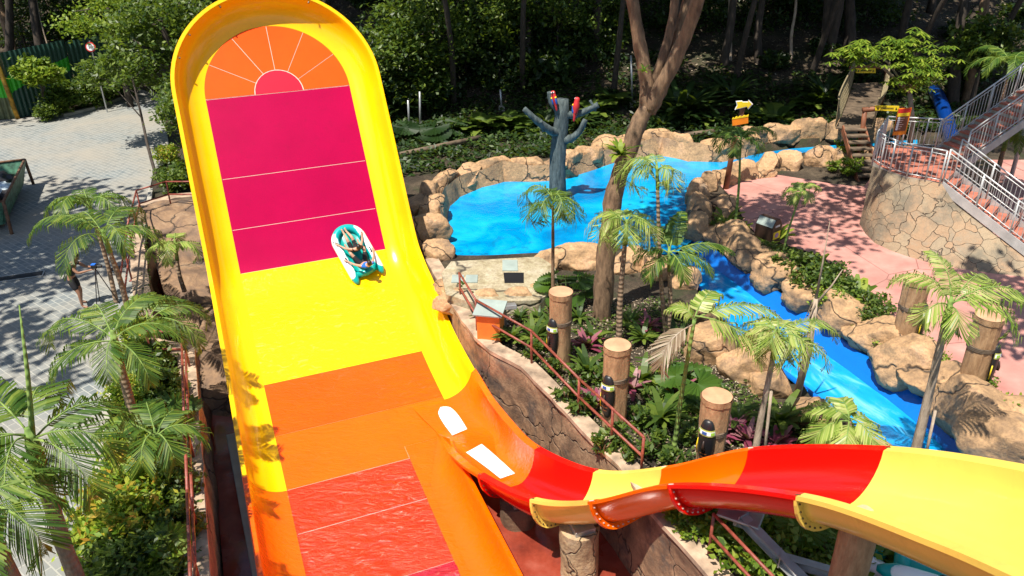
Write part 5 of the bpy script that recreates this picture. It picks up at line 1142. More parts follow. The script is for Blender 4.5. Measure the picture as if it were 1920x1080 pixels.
# ---- garden palms
def stand2(bx, by, cx, cy): b = G(bx, by); return b, at(cx, cy, b.y)
b, c = stand2(1037, 585, 1037, 385); palm('slender palm with a thin brown stem standing left of the big tree before the pool', b, c, .045, ring(8, 58, 1.45, 2.9, .50, 15, 14), 'palm_leaf', 'bark', seed=12, shaft=False, sag=(2.0, 3.4), lw=.032)
b, c = stand2(1160, 645, 1172, 455); palm('pale yellow-green weeping palm just right of the big tree trunk', b, c, .07, ring(7, 62, 1.5, 3.1, .55, 0, 12), 'palm_pale', seed=13, stemmat='green_stem', sag=(2.0, 3.4), lw=.032)
b, c = stand2(1250, 640, 1233, 350); palm('tall weeping palm in front of the pool right of the big tree', b, c, .05, [(170,55,1.5,2.5,.6),(200,45,1.3,2.7,.55),(100,60,1.3,2.5,.55),(20,45,1.0,2.9,.5),(-50,50,.9,2.9,.5)], 'palm_pale', seed=14, sag=(2.0, 3.4), lw=.032)
b, c = stand2(1248, 640, 1255, 505); palm('feather palm with stiff dark green fans reaching right over the blue channel', b, c, .06, [(5,25,1.7,.7,.45),(60,70,1.4,.9,.45),(-30,10,1.3,.9,.42),(-70,0,1.0,1.1,.42),(110,60,1.1,1.2,.42),(180,40,1.1,1.5,.42),(230,20,1.1,1.4,.42)], 'palm_leaf', seed=15)
b, c = stand2(1262, 850, 1302, 600); palm('leaning thin palm with pale striped fronds and one dry hanging frond', b, c, .045, [(8,28,2.0,.9,.45),(-28,5,1.7,.9,.50),(50,60,1.0,1.2,.4),(150,70,.7,1.5,.35)], 'palm_pale', 'green_stem', seed=16, dead=[(208,-5,1.35,1.3,.5)], shaft=False)
b, c = stand2(1412, 870, 1450, 668); palm('bushy weeping palm with grassy hanging leaves and a wooden stake', b, c, .06, ring(9, 62, 1.1, 3.3, .50, 0, 12)+[(20,40,1.7,1.4,.4),(-10,15,1.4,1.3,.4)], 'palm_pale', 'dead_bark', seed=17, stake=1.9, sag=(2.0, 3.4), lw=.032)
b, c = stand2(1612, 866, 1592, 790); palm('low palm with yellowing fronds beside the red flume rim', b, c, .05, [(200,20,1.2,1.6,.5),(250,20,1.1,1.8,.5),(300,15,1.2,1.6,.5),(20,30,.9,1.8,.45),(100,60,.8,1.5,.4),(160,45,1.0,1.3,.45)], 'palm_pale', seed=18, shaft=False, sag=(1.6, 2.4), lw=.045)
b, c = stand2(1712, 868, 1772, 610); palm('leaning weeping palm tied to stakes at the lower right above the blue channel', b, c, .08, [(0,48,1.9,1.5,.6),(-22,35,1.6,1.7,.55),(100,80,1.2,.9,.4),(150,72,1.4,1.5,.5),(200,45,.9,1.9,.5),(270,40,.8,2.0,.55),(30,60,1.5,1.3,.5)], 'palm_pale', 'dead_bark', seed=19, stake=1.4, sag=(2.0, 3.4), lw=.032)
b, c = stand2(1377, 432, 1388, 285); palm('young palm with drooping fronds growing at the arrow signpost', b, c, .04, [(10,45,1.5,1.3,.45),(60,50,1.0,1.5,.4),(150,45,1.2,1.8,.45),(190,35,1.1,1.8,.45),(230,30,1.0,2.0,.4),(320,40,1.1,2.0,.4),(100,60,1.0,1.5,.4)], 'palm_leaf', 'green_stem', seed=20)
b, c = stand2(1462, 498, 1502, 362); palm('skinny leaning palm sapling with small yellow tufts in front of the plaza', b, c, .03, [(20,60,.8,1.8,.3),(160,50,.8,2.4,.3),(280,50,.7,2.6,.3),(90,70,.7,1.5,.3),(220,45,.8,2.5,.3)], 'palm_pale', 'green_stem', seed=21, shaft=False)
# bare palm stick
b, c = stand2(1493, 745, 1530, 560); t = thing('dead_palm', 'bare dry palm stick with peeling bark and a long thin straw spike', 'palm', tuple(b)); mb = MB(); mb.tube([b, b.lerp(c, .5)+V((.06, 0, 0)), c], [.10, .09, .05], 9, wob=.4); mb.build('trunk', M['dead_bark'], t, True)
mb = MB(); mb.tube([c, at(1543, 490, b.y), at(1556, 415, b.y)], [.03, .018, .006], 6); mb.build('spike', M['dead_bark'], t, True)
mb = MB(); rr = random.Random(4)
for i in range(22): q = b.lerp(c, rr.uniform(.35, 1)); mb.tube([q, q+V((rr.uniform(-.12, .12), rr.uniform(-.1, .1), -.1)), q+V((rr.uniform(-.25, .25), rr.uniform(-.15, .15), rr.uniform(-.6, -.3)))], [.02, .016, .005], 4)
mb.build('peeling_sheaths', M['dry_leaf'], t)
mb = MB(); mb.tube([c-V((0,0,.15)), at(1560, 535, b.y), at(1580, 505, b.y)], [.03, .02, .008], 6); mb.build('side_shoot', M['dead_bark'], t, True)

# ---- big leaning tree
b = G(1128, 592); Yb = b.y; t = thing('leaning_tree', 'big leaning forked tree with rough brown bark rising beside the pool', 'tree', tuple(b))
tp = [b-V((0,0,.2))]+[at(x, y, Yb+dy) for x, y, dy in [(1131,540,0),(1137,470,.05),(1146,400,.1),(1158,340,.15),(1180,280,.25),(1200,225,.3),(1213,200,.35)]]
limb('trunk', tp, .275, .19, t, M['bark'], 14)
limb('limb', [at(1213,205,Yb+.35), at(1213,160,Yb+.4), at(1203,100,Yb+.45), at(1194,50,Yb+.5), at(1180,-30,Yb+.6), at(1165,-110,Yb+.7)], .20, .12, t, M['bark'], 12)
limb('limb', [at(1218,205,Yb+.3), at(1235,170,Yb+.2), at(1262,120,Yb+.1), at(1288,60,Yb), at(1312,-10,Yb-.2), at(1340,-100,Yb-.4)], .21, .13, t, M['bark'], 12)
limb('limb', [at(1220,215,Yb+.4), at(1228,150,Yb+.5), at(1242,110,Yb+.5), at(1258,50,Yb+.6), at(1268,-20,Yb+.7), at(1275,-90,Yb+.8)], .13, .09, t, M['bark'], 10)
limb('limb', [at(1235,170,Yb+.3), at(1258,105,Yb+.6), at(1275,50,Yb+.8), at(1288,0,Yb+.9), at(1296,-60,Yb+1.0)], .14, .09, t, M['bark'], 10)
crown('crown', M['leaf'], t, (b.x+1.6, Yb+1.5, 14.2), (4.6, 4.2, 1.6), 62, 60, .34, .2, .26, 31, shell=.15)
def tuft(label, p, s, seed, mat='leaf_lit', n=26, name='epiphyte_fern', cat='fern', L=.5, w=.06, up_=.3, group=None):
    r = random.Random(seed); t = thing(name, label, cat, tuple(p), group); mb = MB(); blades(mb, V(p), n, L*s, w*s, up_, r); mb.build('fronds', M[mat], t); return t
def blades(mb, p, n, L, w, up_, r, droop=1.2):
    vs = []; fs = []
    for i in range(n):
        a = r.uniform(0, 2*pi); e = r.uniform(up_, 1.3); l = L*r.uniform(.6, 1.15); d = V((cos(a)*cos(e), sin(a)*cos(e), sin(e))); s = V((-sin(a), cos(a), 0))*w*.5*r.uniform(.7, 1.2); q = p.copy(); k = 4; b = len(vs)
        for j in range(k+1):
            ww = s*(.4+1.3*sin(pi*min(.97, .15+.8*j/k))); vs += [q-ww, q+ww]; q = q+d*l/k; e -= droop/k*r.uniform(.6, 1.2); d = V((cos(a)*cos(e), sin(a)*cos(e), sin(e)))
        fs += [(b+2*j, b+2*j+1, b+2*j+3, b+2*j+2) for j in range(k)]
    mb.add([tuple(v) for v in vs], fs)
tuft('bright green fern growing on the leaning tree trunk above the pool', at(1163, 292, Yb-.3), 1.1, 3, n=34)
tuft('tiny bright green sprig sprouting at the fork of the leaning tree', at(1207, 134, Yb), .5, 4, n=16)

# ---- undergrowth prototypes
def rosette(name, label, cat, mat, n, L, w, up_, seed, droop=1.2): 
    t = thing(name, label, cat, (0, 0, 0)); mb = MB(); r = random.Random(seed); blades(mb, V((0, 0, .05)), n, L, w, up_, r, droop); mb.build('leaves', M[mat], t); mb = MB(); mb.tube([V((0,0,-.1)), V((0,0,.12))], .05*L+.01, 6); mb.build('stem', M['bark'], t); return t
def bush(name, label, cat, mat, R, H, nc, nl, L, W, seed):
    t = thing(name, label, cat, (0, 0, 0)); crown('foliage', M[mat], t, (0, 0, H*.55), (R, R, H*.5), nc, nl, L, W, .30, seed, shell=.3); mb = MB(); r = random.Random(seed)
    for k in range(5): a = r.uniform(0, 6.28); mb.tube([V((0,0,-.1)), V((cos(a)*R*.3, sin(a)*R*.3, H*.4)), V((cos(a)*R*.6, sin(a)*R*.6, H*.75))], [.025,.018,.008], 5)
    mb.build('stems', M['bark'], t); return t
def fanleaf(mb, o, az, el, stem, R, nseg=18, spread=300, r=random, mi=(0, 1), cup=.25):
    d = V((cos(az)*cos(el), sin(az)*cos(el), sin(el))); hub = V(o)+d*stem; mb.tube([V(o), V(o)+d*stem*.5+V((0,0,.04)), hub], .012, 5, mi=mi[1]); ax = V((cos(az), sin(az), -.35)).normalized(); s = ax.cross(V((0, 0, 1))).normalized(); nn = s.cross(ax).normalized(); vs = [tuple(hub)]; fs = []
    for i in range(nseg*2+1):
        a = R_(-spread/2+spread*i/(nseg*2)); rr = R*(1.0 if i % 2 else .93); k = (.035 if i % 2 else -.035)*R*2; vs.append(tuple(hub+ax*cos(a)*rr+s*sin(a)*rr+nn*(k+cup*R*(.4-abs(a)/4)))); 
    fs = [(0, i+1, i+2) for i in range(nseg*2)]; mb.add(vs, fs, mi[0])
def fanpalm(label, p, n, R, stem, seed, mat='palm_leaf', name='fan_palm', el=(.3, 1.1), spread=290):
    t = thing(name, label, 'palm', tuple(p)); r = random.Random(seed)
    for i in range(n): mb = MB(); fanleaf(mb, V(p)+V((0,0,.05)), 2*pi*i/n+r.uniform(-.3, .3), r.uniform(*el), stem*r.uniform(.7, 1.2), R*r.uniform(.85, 1.15), r=r, spread=spread); mb.build('fan_leaf', [M[mat], M['green_stem']], t)
    return t
fanpalm('broad pleated fan palm with glossy leaves beside the middle totem pole', G(1290, 745), 9, .48, .62, 3)
fanpalm('fan palm with bright star-shaped leaves behind the totem nearest the cabinet', G(1062, 560), 9, .45, .7, 4, spread=240)
fanpalm('young fan palm with one big round pleated leaf at the bottom of the left strip', G(312, 1062), 5, .40, .55, 5, 'leaf_lit', el=(.9, 1.4), spread=330)
fanpalm('dark fan palm against the left railing half way down the strip', G(310, 800), 7, .5, .6, 6)
fanpalm('fan palm with lit pleated leaves under the red flume section, beside the log column', G(1500, 1010), 6, .5, .6, 7, 'leaf_lit')
fanpalm('fan palm at the foot of the slope right behind the yellow slide edge', at(748, 262, 37), 8, .7, .9, 8, 'leaf_dark')
fanpalm('fan palm on the slope left of the sculpted tree', at(830, 262, 37), 8, .7, .9, 9, 'leaf_dark')
# clumps of slope palms behind the pool
def place(proto, spots, group, used=[None]):
    for i, (x, y, s_, lab, Y_) in enumerate(spots):
        p = G(x, y) if Y_ is None else at(x+rb.uniform(-12, 12), y+rb.uniform(-4, 4), Y_+rb.uniform(-.5, .9))
        if Y_ is not None: s_ *= rb.uniform(.6, 1.05)
        if Y_ is not None: p.z = float(hill(p.x, p.y))-.03
        if i == 0: proto.location = p; proto.scale = (s_,)*3; proto['label'] = lab; proto['group'] = group; proto.rotation_euler = (0, 0, rb.uniform(0, 6))
        else: copy_tree(proto, p, rb.uniform(0, 6.28), s_, lab, group)
bigleaf = rosette('taro_plant', 'x', 'plant', 'leaf', 22, 1.5, .42, .5, 5, 1.6)
place(bigleaf, [(870,262,1.0,'large-leaved dark taro plant on the slope, first from the yellow slide',37.5),(905,256,1.1,'large-leaved dark taro plant on the slope, second from the yellow slide',38),(945,260,1.2,'large-leaved taro plant just left of the sculpted tree',37.6),(985,262,1.1,'large-leaved taro plant directly behind the sculpted tree\'s left arm',37.6),(1120,235,1.1,'large-leaved taro plant right of the sculpted tree',38.5),(1160,225,1.0,'large-leaved taro plant by the grey pole footing',39.5),(1330,235,1.0,'large-leaved taro plant left of the arrow sign',38.5),(1425,225,1.1,'large-leaved taro plant right of the arrow sign',39),(1465,215,1.2,'tall large-leaved taro plant midway between arrow sign and bridge',39),(1510,225,1.0,'large-leaved taro plant near the bridge on the slope',39)], 'large-leaved plants along the foot of the slope')
lady = rosette('lady_palm', 'x', 'palm', 'leaf_dark', 60, 1.7, .13, .7, 6, 1.3)
place(lady, [(1025,235,1.0,'spiky dark palm clump behind the sculpted tree trunk',38.3),(1085,232,1.1,'spiky dark palm clump behind the right arms of the sculpted tree',38.5),(1280,232,1.6,'tallest spiky palm clump on the slope, right of the leaning trunk',39),(1315,225,1.4,'spiky palm clump between leaning trunk and thin pale trunk',39.5),(760,222,1.2,'spiky palm clump touching the right rim of the yellow slide',40),(1240,235,1.0,'small spiky palm clump immediately behind the leaning trunk',38.4),(1370,215,1.2,'spiky palm clump behind the arrow board',40),(1545,205,1.2,'spiky palm clump just left of the rope bridge',40.5)], 'spiky palm clumps on the slope')
fern = rosette('bird_nest_fern', 'x', 'fern', 'leaf', 30, .75, .09, .5, 7, 1.2)
FS = [(900,600),(1030,610),(1010,600),(975,600),(960,640),(1085,600),(1110,640),(1150,690),(1205,640),(1240,700),(1250,600),(880,560),(1000,640),(1180,610),(1330,800),(1240,790),(1100,700),(1205,720),(1380,800),(1460,800),(1560,820),(1270,640)]
place(fern, [(x, y, rb.uniform(.8, 1.25)*(.62 if y < 625 else 1), f'green strappy fern clump in the totem pole garden, {ordn(i)} from the left', None) for i, (x, y) in enumerate(sorted(FS))], 'strappy ferns in the garden')
cord = rosette('cordyline', 'x', 'plant', 'red_leaf', 26, .55, .075, .4, 8, .8)
CS = [(1100,655,'behind the second totem pole'),(1185,735,'in the dark middle of the garden'),(1215,620,'small one below the weeping palm'),(1345,820,'pale pink one beside the flume-hidden totem'),(1375,815,'brightest one left of the bushy palm stake'),(1400,830,'low one at the bushy palm foot'),(1455,838,'rightmost one touching the red flume rim'),(1120,760,'dark one left of the second totem pole'),(1270,745,'one under the broad fan palm'),(290,925,'dark one in the left planting strip')]
place(cord, [(x, y, 1.0, 'crimson-leaved cordyline, '+d, None) for x, y, d in CS], 'red-leaved cordylines')
sp = bush('broadleaf_sprout', 'x', 'plant', 'leaf', .26, .42, 16, 12, .15, .07, 9)
SPs = [(1080,720),(1065,755),(1095,780),(1000,672),(1040,700),(1125,720),(1200,800),(1160,830),(1225,850),(1130,850),(1255,880),(1290,830),(1225,760),(1180,870),(1060,670),(1020,655),(1340,760),(1300,790)]
place(sp, [(x, y, rb.uniform(.8, 1.3), f'small bright leafy seedling on the garden soil, {ordn(i)} from the left', None) for i, (x, y) in enumerate(sorted(SPs))], 'leafy seedlings in the garden')
hedge = bush('leafy_shrub', 'x', 'shrub', 'leaf', .62, .8, 42, 22, .17, .09, 10)
HS = [(1352,438,.7),(1395,462,.5),(1438,482,.6),(1466,496,.7),(1478,515,.9),(1505,525,1.0),(1528,548,1.0),(1548,562,.95),(1560,535,.9),(1632,590,.8),(1630,612,.7),(1585,560,.8)]
place(hedge, [(x, y, s_, f'leafy green shrub between plaza and blue channel boulders, {ordn(i)} from the bin end', None) for i, (x, y, s_) in enumerate(HS)], 'shrubs along the plaza edge')
hedge2 = bush('bright_shrub', 'x', 'shrub', 'leaf_lit', .55, .7, 40, 24, .14, .07, 14)
place(hedge2, [(1418,468,.5,'bright small-leaved shrub at the foot of the litter bin',None),(1555,580,.9,'bright green shrub behind the bare palm stick, nearest the boulders',None),(1720,665,.7,'bright shrub right of the leaning totem pole foot',None),(1740,690,.7,'bright grassy shrub between the two right totem poles',None),(1835,740,.7,'bright small shrub right of the rightmost totem pole',None),(1880,790,.8,'bright small shrub near the right edge above the orange slab boulder',None),(1590,330,1.0,'green shrub at the foot of the timber steps',None),(1560,322,.6,'low ground shrub left of the timber steps',None),(1590,300,1.1,'dark shrub between the channel boulders and the timber steps',None)], 'bright shrubs round the plaza')
bana = rosette('broadleaf_lily', 'x', 'plant', 'leaf_lit', 12, .8, .2, .6, 12, 1.2)
place(bana, [(1362,420,.9,'upright broad-leaved lily beside the dark boulders left of the bin',None),(1385,442,.8,'broad-leaved lily just left of the bin',None),(1455,455,.8,'dark broad leaf plant at the right foot of the bin',None),(1530,505,.8,'broad-leaved lily at the plaza edge above the hedge',None),(1600,572,1.0,'broad-leaved lily with arching leaves at the hedge\'s right end',None),(1620,1040,1.0,'broad-leaved lily right of the log column under the yellow flume',None),(1450,985,1.1,'broad-leaved lily under the red flume section',None)], 'broad-leaved lilies')
# left strip shrubs
ix = bush('ixora_bush', 'x', 'shrub', 'tip_leaf', .62, .95, 60, 34, .13, .06, 15)
place(ix, [(225,1030,1.25,'yellow-green bush with orange tips lowest in the left strip',None),(240,960,1.1,'yellow-green bush second from the bottom of the left strip',None),(262,905,.95,'bush with orange young leaves by the left kerb opposite the railing',None),(262,840,.9,'orange-tipped bush in the middle of the left strip',None),(252,765,.8,'orange-flushed bush just under the fibrous palm trunk',None),(258,640,.8,'bright bush at the strip\'s bend below the recess corner',None),(318,310,.9,'bright yellow bush at the top of the strip beside the yellow slide',None)], 'orange-tipped bushes in the left strip')
dk_ = bush('dark_shrub', 'x', 'shrub', 'leaf', .65, .9, 50, 30, .16, .08, 16)
place(dk_, [(290,700,1.0,'dark green shrub under the arching palm near the left railing corner',None),(315,750,.9,'dark green shrub against the left railing',None),(300,870,.9,'dark shrub in the shaded middle of the left strip',None),(330,930,.9,'dark shrub beside the lower left railing',None),(342,1010,.8,'dark shrub between round fan leaf and railing',None),(330,360,1.0,'leafy shrub above the rock recess beside the slide',None),(352,345,1.0,'leafy shrub touching the slide at the recess top',None),(318,345,.8,'leafy shrub at the recess top nearest the road',None),(290,1085,1.0,'dark shrub at the bottom edge of the left strip',None),(215,1110,1.1,'dark shrub under the lowest yellow-green bush',None)], 'dark shrubs in the left strip')
xm = bush('garden_bush', 'x', 'shrub', 'leaf_lit', .55, .6, 40, 26, .16, .08, 21)  # brighter leaf colours stand in for sunlight the flume blocks here
place(xm, [(1370,1000,1.1,'dark bush beneath the red flume, left of the steel beams',None),(1420,1060,1.2,'dark bush behind the lowest railing stretch under the flume',None),(1560,1080,1.0,'bush in front of the log column at the bottom edge',None),(1660,1050,1.2,'bush right of the log column below the yellow flume',None),(1300,990,.9,'bush below the orange flume section by the railing',None),(1700,1090,1.2,'bush near the turquoise rafts at the bottom edge',None)], 'bushes under the flume')
cyc = rosette('sword_fern', 'x', 'fern', 'palm_pale', 26, .9, .12, .4, 17, 1.2)
place(cyc, [(1480,980,1.0,'pale sunlit fern under the red flume section',None),(1640,1000,1.0,'pale sunlit fern just right of the log column',None),(1400,1020,.8,'pale fern between steel beam and railing',None),(1590,1075,.9,'pale fern at the log column\'s foot',None)], 'sunlit ferns under the flume')

# ================================================================ FOREST
def fz(x, y): return float(hill(x, y))-.05
protos = []
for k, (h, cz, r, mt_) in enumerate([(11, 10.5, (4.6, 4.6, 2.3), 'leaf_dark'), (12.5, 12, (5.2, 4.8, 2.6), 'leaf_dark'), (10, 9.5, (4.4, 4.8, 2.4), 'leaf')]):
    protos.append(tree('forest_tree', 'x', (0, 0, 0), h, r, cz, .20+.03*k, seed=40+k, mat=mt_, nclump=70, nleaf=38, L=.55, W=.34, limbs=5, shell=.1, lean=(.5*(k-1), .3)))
spots = []
rg = random.Random(21)
for row, y in enumerate((44.5, 50, 56, 62.5, 70, 78)):
    n_ = 9+row; x0 = -22-row*3.2; x1 = 24+row*4.2
    for i in range(n_):
        x = x0+(x1-x0)*(i+.5)/n_+rg.uniform(-1.4, 1.4); yy = y+rg.uniform(-1.5, 1.5)
        if row == 0 and x < -13: yy += 7
        if row == 1 and x < -13: yy += 5
        spots.append((row, i, x, yy))
RW = ['front', 'second', 'third', 'fourth', 'fifth', 'rearmost']
used = set()
for i in range(9): spots.append((6, i, -3+3.9*i+rg.uniform(-.8, .8), 36.8+rg.uniform(-.6, .6)))  # added row, crowns leaned out above the view to shade the slope
for (row, i, x, y) in spots:
    if row == 6: continue
    k = rg.randrange(3); lab = f'tall dark forest tree, {ordn(i)} from the left in the {RW[row]} row on the slope'; p = (x, y, fz(x, y)); s_ = rg.uniform(.9, 1.2)
    if k not in used: o = protos[k]; o.location = p; o.scale = (s_,)*3; o['label'] = lab; o['group'] = 'tall forest trees on the slope'; o.rotation_euler = (0, 0, rg.uniform(0, 6)); used.add(k)
    else: copy_tree(protos[k], p, rg.uniform(0, 6.28), s_, lab, 'tall forest trees on the slope')
for (row, i, x, y) in spots:
    if row != 6: continue
    yb = y+5.2; g0 = fz(x, yb); tree('forest_tree', f'added forest tree leaned over the pool bank to shade the slope, {ordn(i)} from the left', (x, yb, g0), 12.5, (3.6, 3.4, 1.5), 12.2, .17, seed=140+i, mat='leaf_dark', nclump=30, nleaf=40, L=.5, W=.3, limbs=4, shell=.1, lean=(0, -5.2), group='added shade trees leaning over the pool bank')
# bare trunks one can tell apart
for (x, y, dx, ht, r, lab, mt_) in [(1362,190,12,230,.10,'thin straight pale trunk rising behind the arrow sign','dead_bark'),(1478,170,16,200,.09,'slim pale trunk right of the one behind the arrow sign','dead_bark'),(1812,205,42,250,.30,'thick leaning brown trunk above the far stair railing','bark'),(1790,190,25,230,.28,'darker trunk just left of the thick leaning one above the stairs','bark_dark'),(812,205,-5,230,.26,'dark trunk on the slope right of the yellow slide','bark_dark'),(1540,200,10,260,.35,'broad dark trunk left of the rope bridge','bark_dark'),(1580,170,14,260,.3,'dark trunk immediately behind the rope bridge','bark_dark'),(1420,160,6,230,.22,'dark trunk between the two thin pale trunks','bark_dark'),(75,120,-20,200,.28,'dark trunk above the green fence at far left','bark_dark'),(30,110,-40,130,.3,'tan forked trunk behind the fence in the left corner','bark'),(88,98,-24,130,.05,'very thin pale stem rising over the left fence','dead_bark')]:
    Y0 = 49 if x < 200 else (44 if x < 1700 else 40); b = at(x, y, Y0); b.z = fz(b.x, b.y); e = at(x+dx, y-ht, Y0+1); t = thing('tree_trunk', lab, 'tree', tuple(b)); P = [b-V((0,0,.3)), b.lerp(e, .3)+V((rg.uniform(-.15, .15), 0, 0)), b.lerp(e, .65)+V((rg.uniform(-.15, .15), 0, 0)), e]; mb = MB(); mb.tube([V(q) for q in spline([tuple(q) for q in P], 5)], [r*(1.1-.5*i/15) for i in range(16)], 10, wob=.25); mb.build('trunk', M[mt_], t, True)
    if r > .2: crown('crown', M['leaf_dark'], t, (e.x, e.y+1, e.z+2.5), (3.2, 3.2, 1.6), 26, 30, .5, .3, seed=int(x))
# understory trees whose foliage hangs into view
US = [(705,165,39.5,1.5,'leaf_dark','low dark understory tree touching the slide\'s right rim'),(775,150,40.5,1.6,'leaf','low leafy understory tree above the thin grey pole'),(935,140,42,1.5,'leaf_dark','low dark understory tree between the slope taros and the big ones'),(1015,150,42.5,1.5,'leaf','low leafy understory tree just behind the parrots'),(1100,120,43,1.7,'leaf_dark','low dark understory tree left of the leaning trunk'),(1250,150,43,1.6,'leaf_dark','low dark understory tree seen through the leaning tree\'s fork'),(735,95,40,2.1,'leaf','first understory tree right of the yellow slide, leaves low over the slope'),(800,45,41,2.4,'leaf','second understory tree right of the yellow slide'),(870,110,43,2.0,'leaf_dark','dark understory tree above the taro plants'),(905,20,43,2.4,'leaf','leafy understory tree above the sculpted tree\'s left arm'),(985,75,44,1.9,'leaf_dark','dark understory tree straight behind the sculpted tree'),(1050,15,43,2.3,'leaf','leafy understory tree above the parrots'),(1130,60,45,2.0,'leaf','mid-green understory tree left of the leaning trunk'),(1380,60,47,2.1,'leaf_dark','dark understory tree behind the thin pale trunk'),(1500,40,48,2.3,'leaf_dark','dark understory tree left above the rope bridge'),(1640,20,47,2.3,'leaf_dark','dark understory tree over the bridge'),(1870,90,38,1.5,'leaf','green understory tree above the upper stair flight'),(330,60,45,2.0,'leaf','leafy understory tree behind the slide\'s top left'),(1290,30,46,2.0,'leaf_dark','dark understory tree between the leaning trunk\'s limbs'),(15,30,52,3.0,'leaf_dark','dark understory tree behind the fence in the top left corner'),(85,40,53,3.0,'leaf_dark','dark understory tree behind the fence, second from the left'),(130,20,55,2.4,'leaf_dark','dark understory tree behind the sunlit tree over the road sign')]
for i, (x, y, Y0, r, mt_, lab) in enumerate(US):
    c = at(x, y, Y0); g0 = fz(c.x, Y0+1.0); tree('understory_tree', lab, (c.x, Y0+1.0, g0), max(1.5, c.z-g0+.5), (r*1.15, r, r*.9), c.z-g0, .09, seed=60+i, mat=mt_, nclump=80, nleaf=44, L=.27, W=.14, limbs=5, shell=.3, group=None)
# left side trees by the road
c = at(262, 62, 37); b = (c.x+1.2, 38.5, 0)
tree('shade_tree', 'large dark leafy tree at the road bend left of the slide\'s rounded top', b, 5.5, (2.5, 2.3, 1.7), 5.0, .34, seed=80, mat='leaf', nclump=110, nleaf=50, L=.26, W=.13, bark_='bark_dark', limbs=8, shell=.35, lean=(-.8, 0))
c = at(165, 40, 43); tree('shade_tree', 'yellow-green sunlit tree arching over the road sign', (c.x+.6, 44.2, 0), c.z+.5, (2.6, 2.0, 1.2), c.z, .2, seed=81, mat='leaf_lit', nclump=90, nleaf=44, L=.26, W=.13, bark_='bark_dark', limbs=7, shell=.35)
c = at(232, 132, 36.5); b = G(296, 338); tree('slender_tree', 'slender dark-stemmed tree leaning left over the bright paving', tuple(b), c.z+.6, (2.1, 1.6, .8), c.z, .075, seed=82, mat='leaf', nclump=70, nleaf=40, L=.24, W=.11, bark_='bark_dark', limbs=6, shell=.3, lean=(c.x-b.x+.2, c.y-b.y))
c = at(318, 225, 33); tree('small_tree', 'small leafy tree between the slender tree and the slide\'s left rim', (c.x+.4, 33.3, 0), c.z+.2, (1.1, 1.1, 1.5), c.z, .07, seed=83, mat='leaf', nclump=60, nleaf=36, L=.2, W=.1, bark_='bark_dark', limbs=5)
c = at(75, 130, 42.5); tree('small_tree', 'bright yellow-green shrub-like tree in front of the green fence', (c.x+.1, 42.0, 0), c.z, (1.15, .8, .75), c.z, .06, seed=84, mat='leaf_lit', nclump=60, nleaf=34, L=.3, W=.15, bark_='bark_dark', limbs=5)
for i, (x, y, Y0, s_, lab) in enumerate([(105,205,42.5,1.3,'dark shrub at the foot of the fence right of the yellow-green tree'),(140,192,43.5,1.5,'dark shrub along the kerb below the road sign'),(180,178,44.5,1.5,'dark shrub along the kerb right of the road sign'),(215,165,46,1.5,'dark shrub at the far end of the kerb'),(85,216,41.5,.8,'small pale-leaved shrub at the fence corner'),(330,140,42,1.8,'dark shrub tight behind the slide\'s left rim')]):
    p = at(x, y, Y0); p.z = 0; copy_tree(dk_, p, i*1.3, s_*1.2, lab, 'dark shrubs by the fence and road')
# palmate small tree by the bridge
b = V((at(1712, 250, 33.5).x, 33.5, 0)); c = at(1690, 118, 33); t = thing('umbrella_tree', 'bright green palmate-leaved tree with pale spreading branches beside the rope bridge', 'tree', tuple(b))
mb = MB(); j = at(1706, 175, 33.3); mb.tube([b-V((0,0,.2)), b.lerp(j, .5)+V((.15,0,0)), j], [.13,.11,.09], 10, wob=.3); mb.build('trunk', M['dead_bark'], t, True)
cl_ = [at(1612,105,32.7), at(1628,92,33.0), at(1690,85,33.3), at(1740,108,33.2), at(1702,150,32.8), at(1745,132,32.8), at(1715,72,33.5), at(1720,120,32.6), at(1596,98,32.8)]
mb = MB(); [mb.tube([j, j.lerp(q, .55)+V((0, 0, .25)), q], [.05, .035, .012], 6) for q in cl_]; mb.build('branches', M['dead_bark'], t, True)
mb = MB(); rg2 = random.Random(9)
for q in cl_:
    for _ in range(30):
        h = q+V((rg2.gauss(0, .42), rg2.gauss(0, .35), rg2.gauss(0, .24))); a0 = rg2.uniform(0, 6.28)
        for k in range(7):
            a = a0+2*pi*k/7; d = V((cos(a), sin(a), -.45)).normalized(); s = V((-sin(a), cos(a), 0)); l = .33*rg2.uniform(.8, 1.2); mb.add([tuple(h), tuple(h+d*l*.55+s*.05), tuple(h+d*l), tuple(h+d*l*.55-s*.05)], [(0, 1, 2, 3)])
mb.build('crown', M['leaf_lit'], t)
# palm fronds by the stairs right
b = V((at(1890,250,29).x, 29, 0)); palm('dark feathery palm below the upper stair flight at the right edge', b, b+V((0,0,1.6)), .09, ring(9, 45, 2.0, 1.5, .5, 10), 'palm_leaf', seed=33)
b = V((at(1880,180,34).x, 34, .2)); palm('arching palm behind the upper stair flight', b, b+V((0,0,3.0)), .09, ring(9, 45, 2.2, 1.6, .5, 0), 'palm_leaf', seed=34)
# shrubs under the forest on the slope
slope = bush('slope_shrub', 'x', 'shrub', 'leaf_dark', .9, 1.2, 40, 24, .3, .15, 22); sp_ = []
rg3 = random.Random(3)
for i in range(46):
    x = -14+40*i/45+rg3.uniform(-.6, .6)+(4 if i > 24 else 0); y = 41+rg3.uniform(0, 14)+(4 if x < -8 else 0); sp_.append((x, y))
sp_.sort()
for i, (x, y) in enumerate(sp_):
    lab = f'dark shrub scattered on the forest slope, {ordn(i)} from the left'; p = V((x, y, fz(x, y))); s_ = rg3.uniform(.7, 1.5)
    if i == 0: slope.location = p; slope['label'] = lab; slope['group'] = 'dark shrubs on the forest slope'
    else: copy_tree(slope, p, rg3.uniform(0, 6), s_, lab, 'dark shrubs on the forest slope')
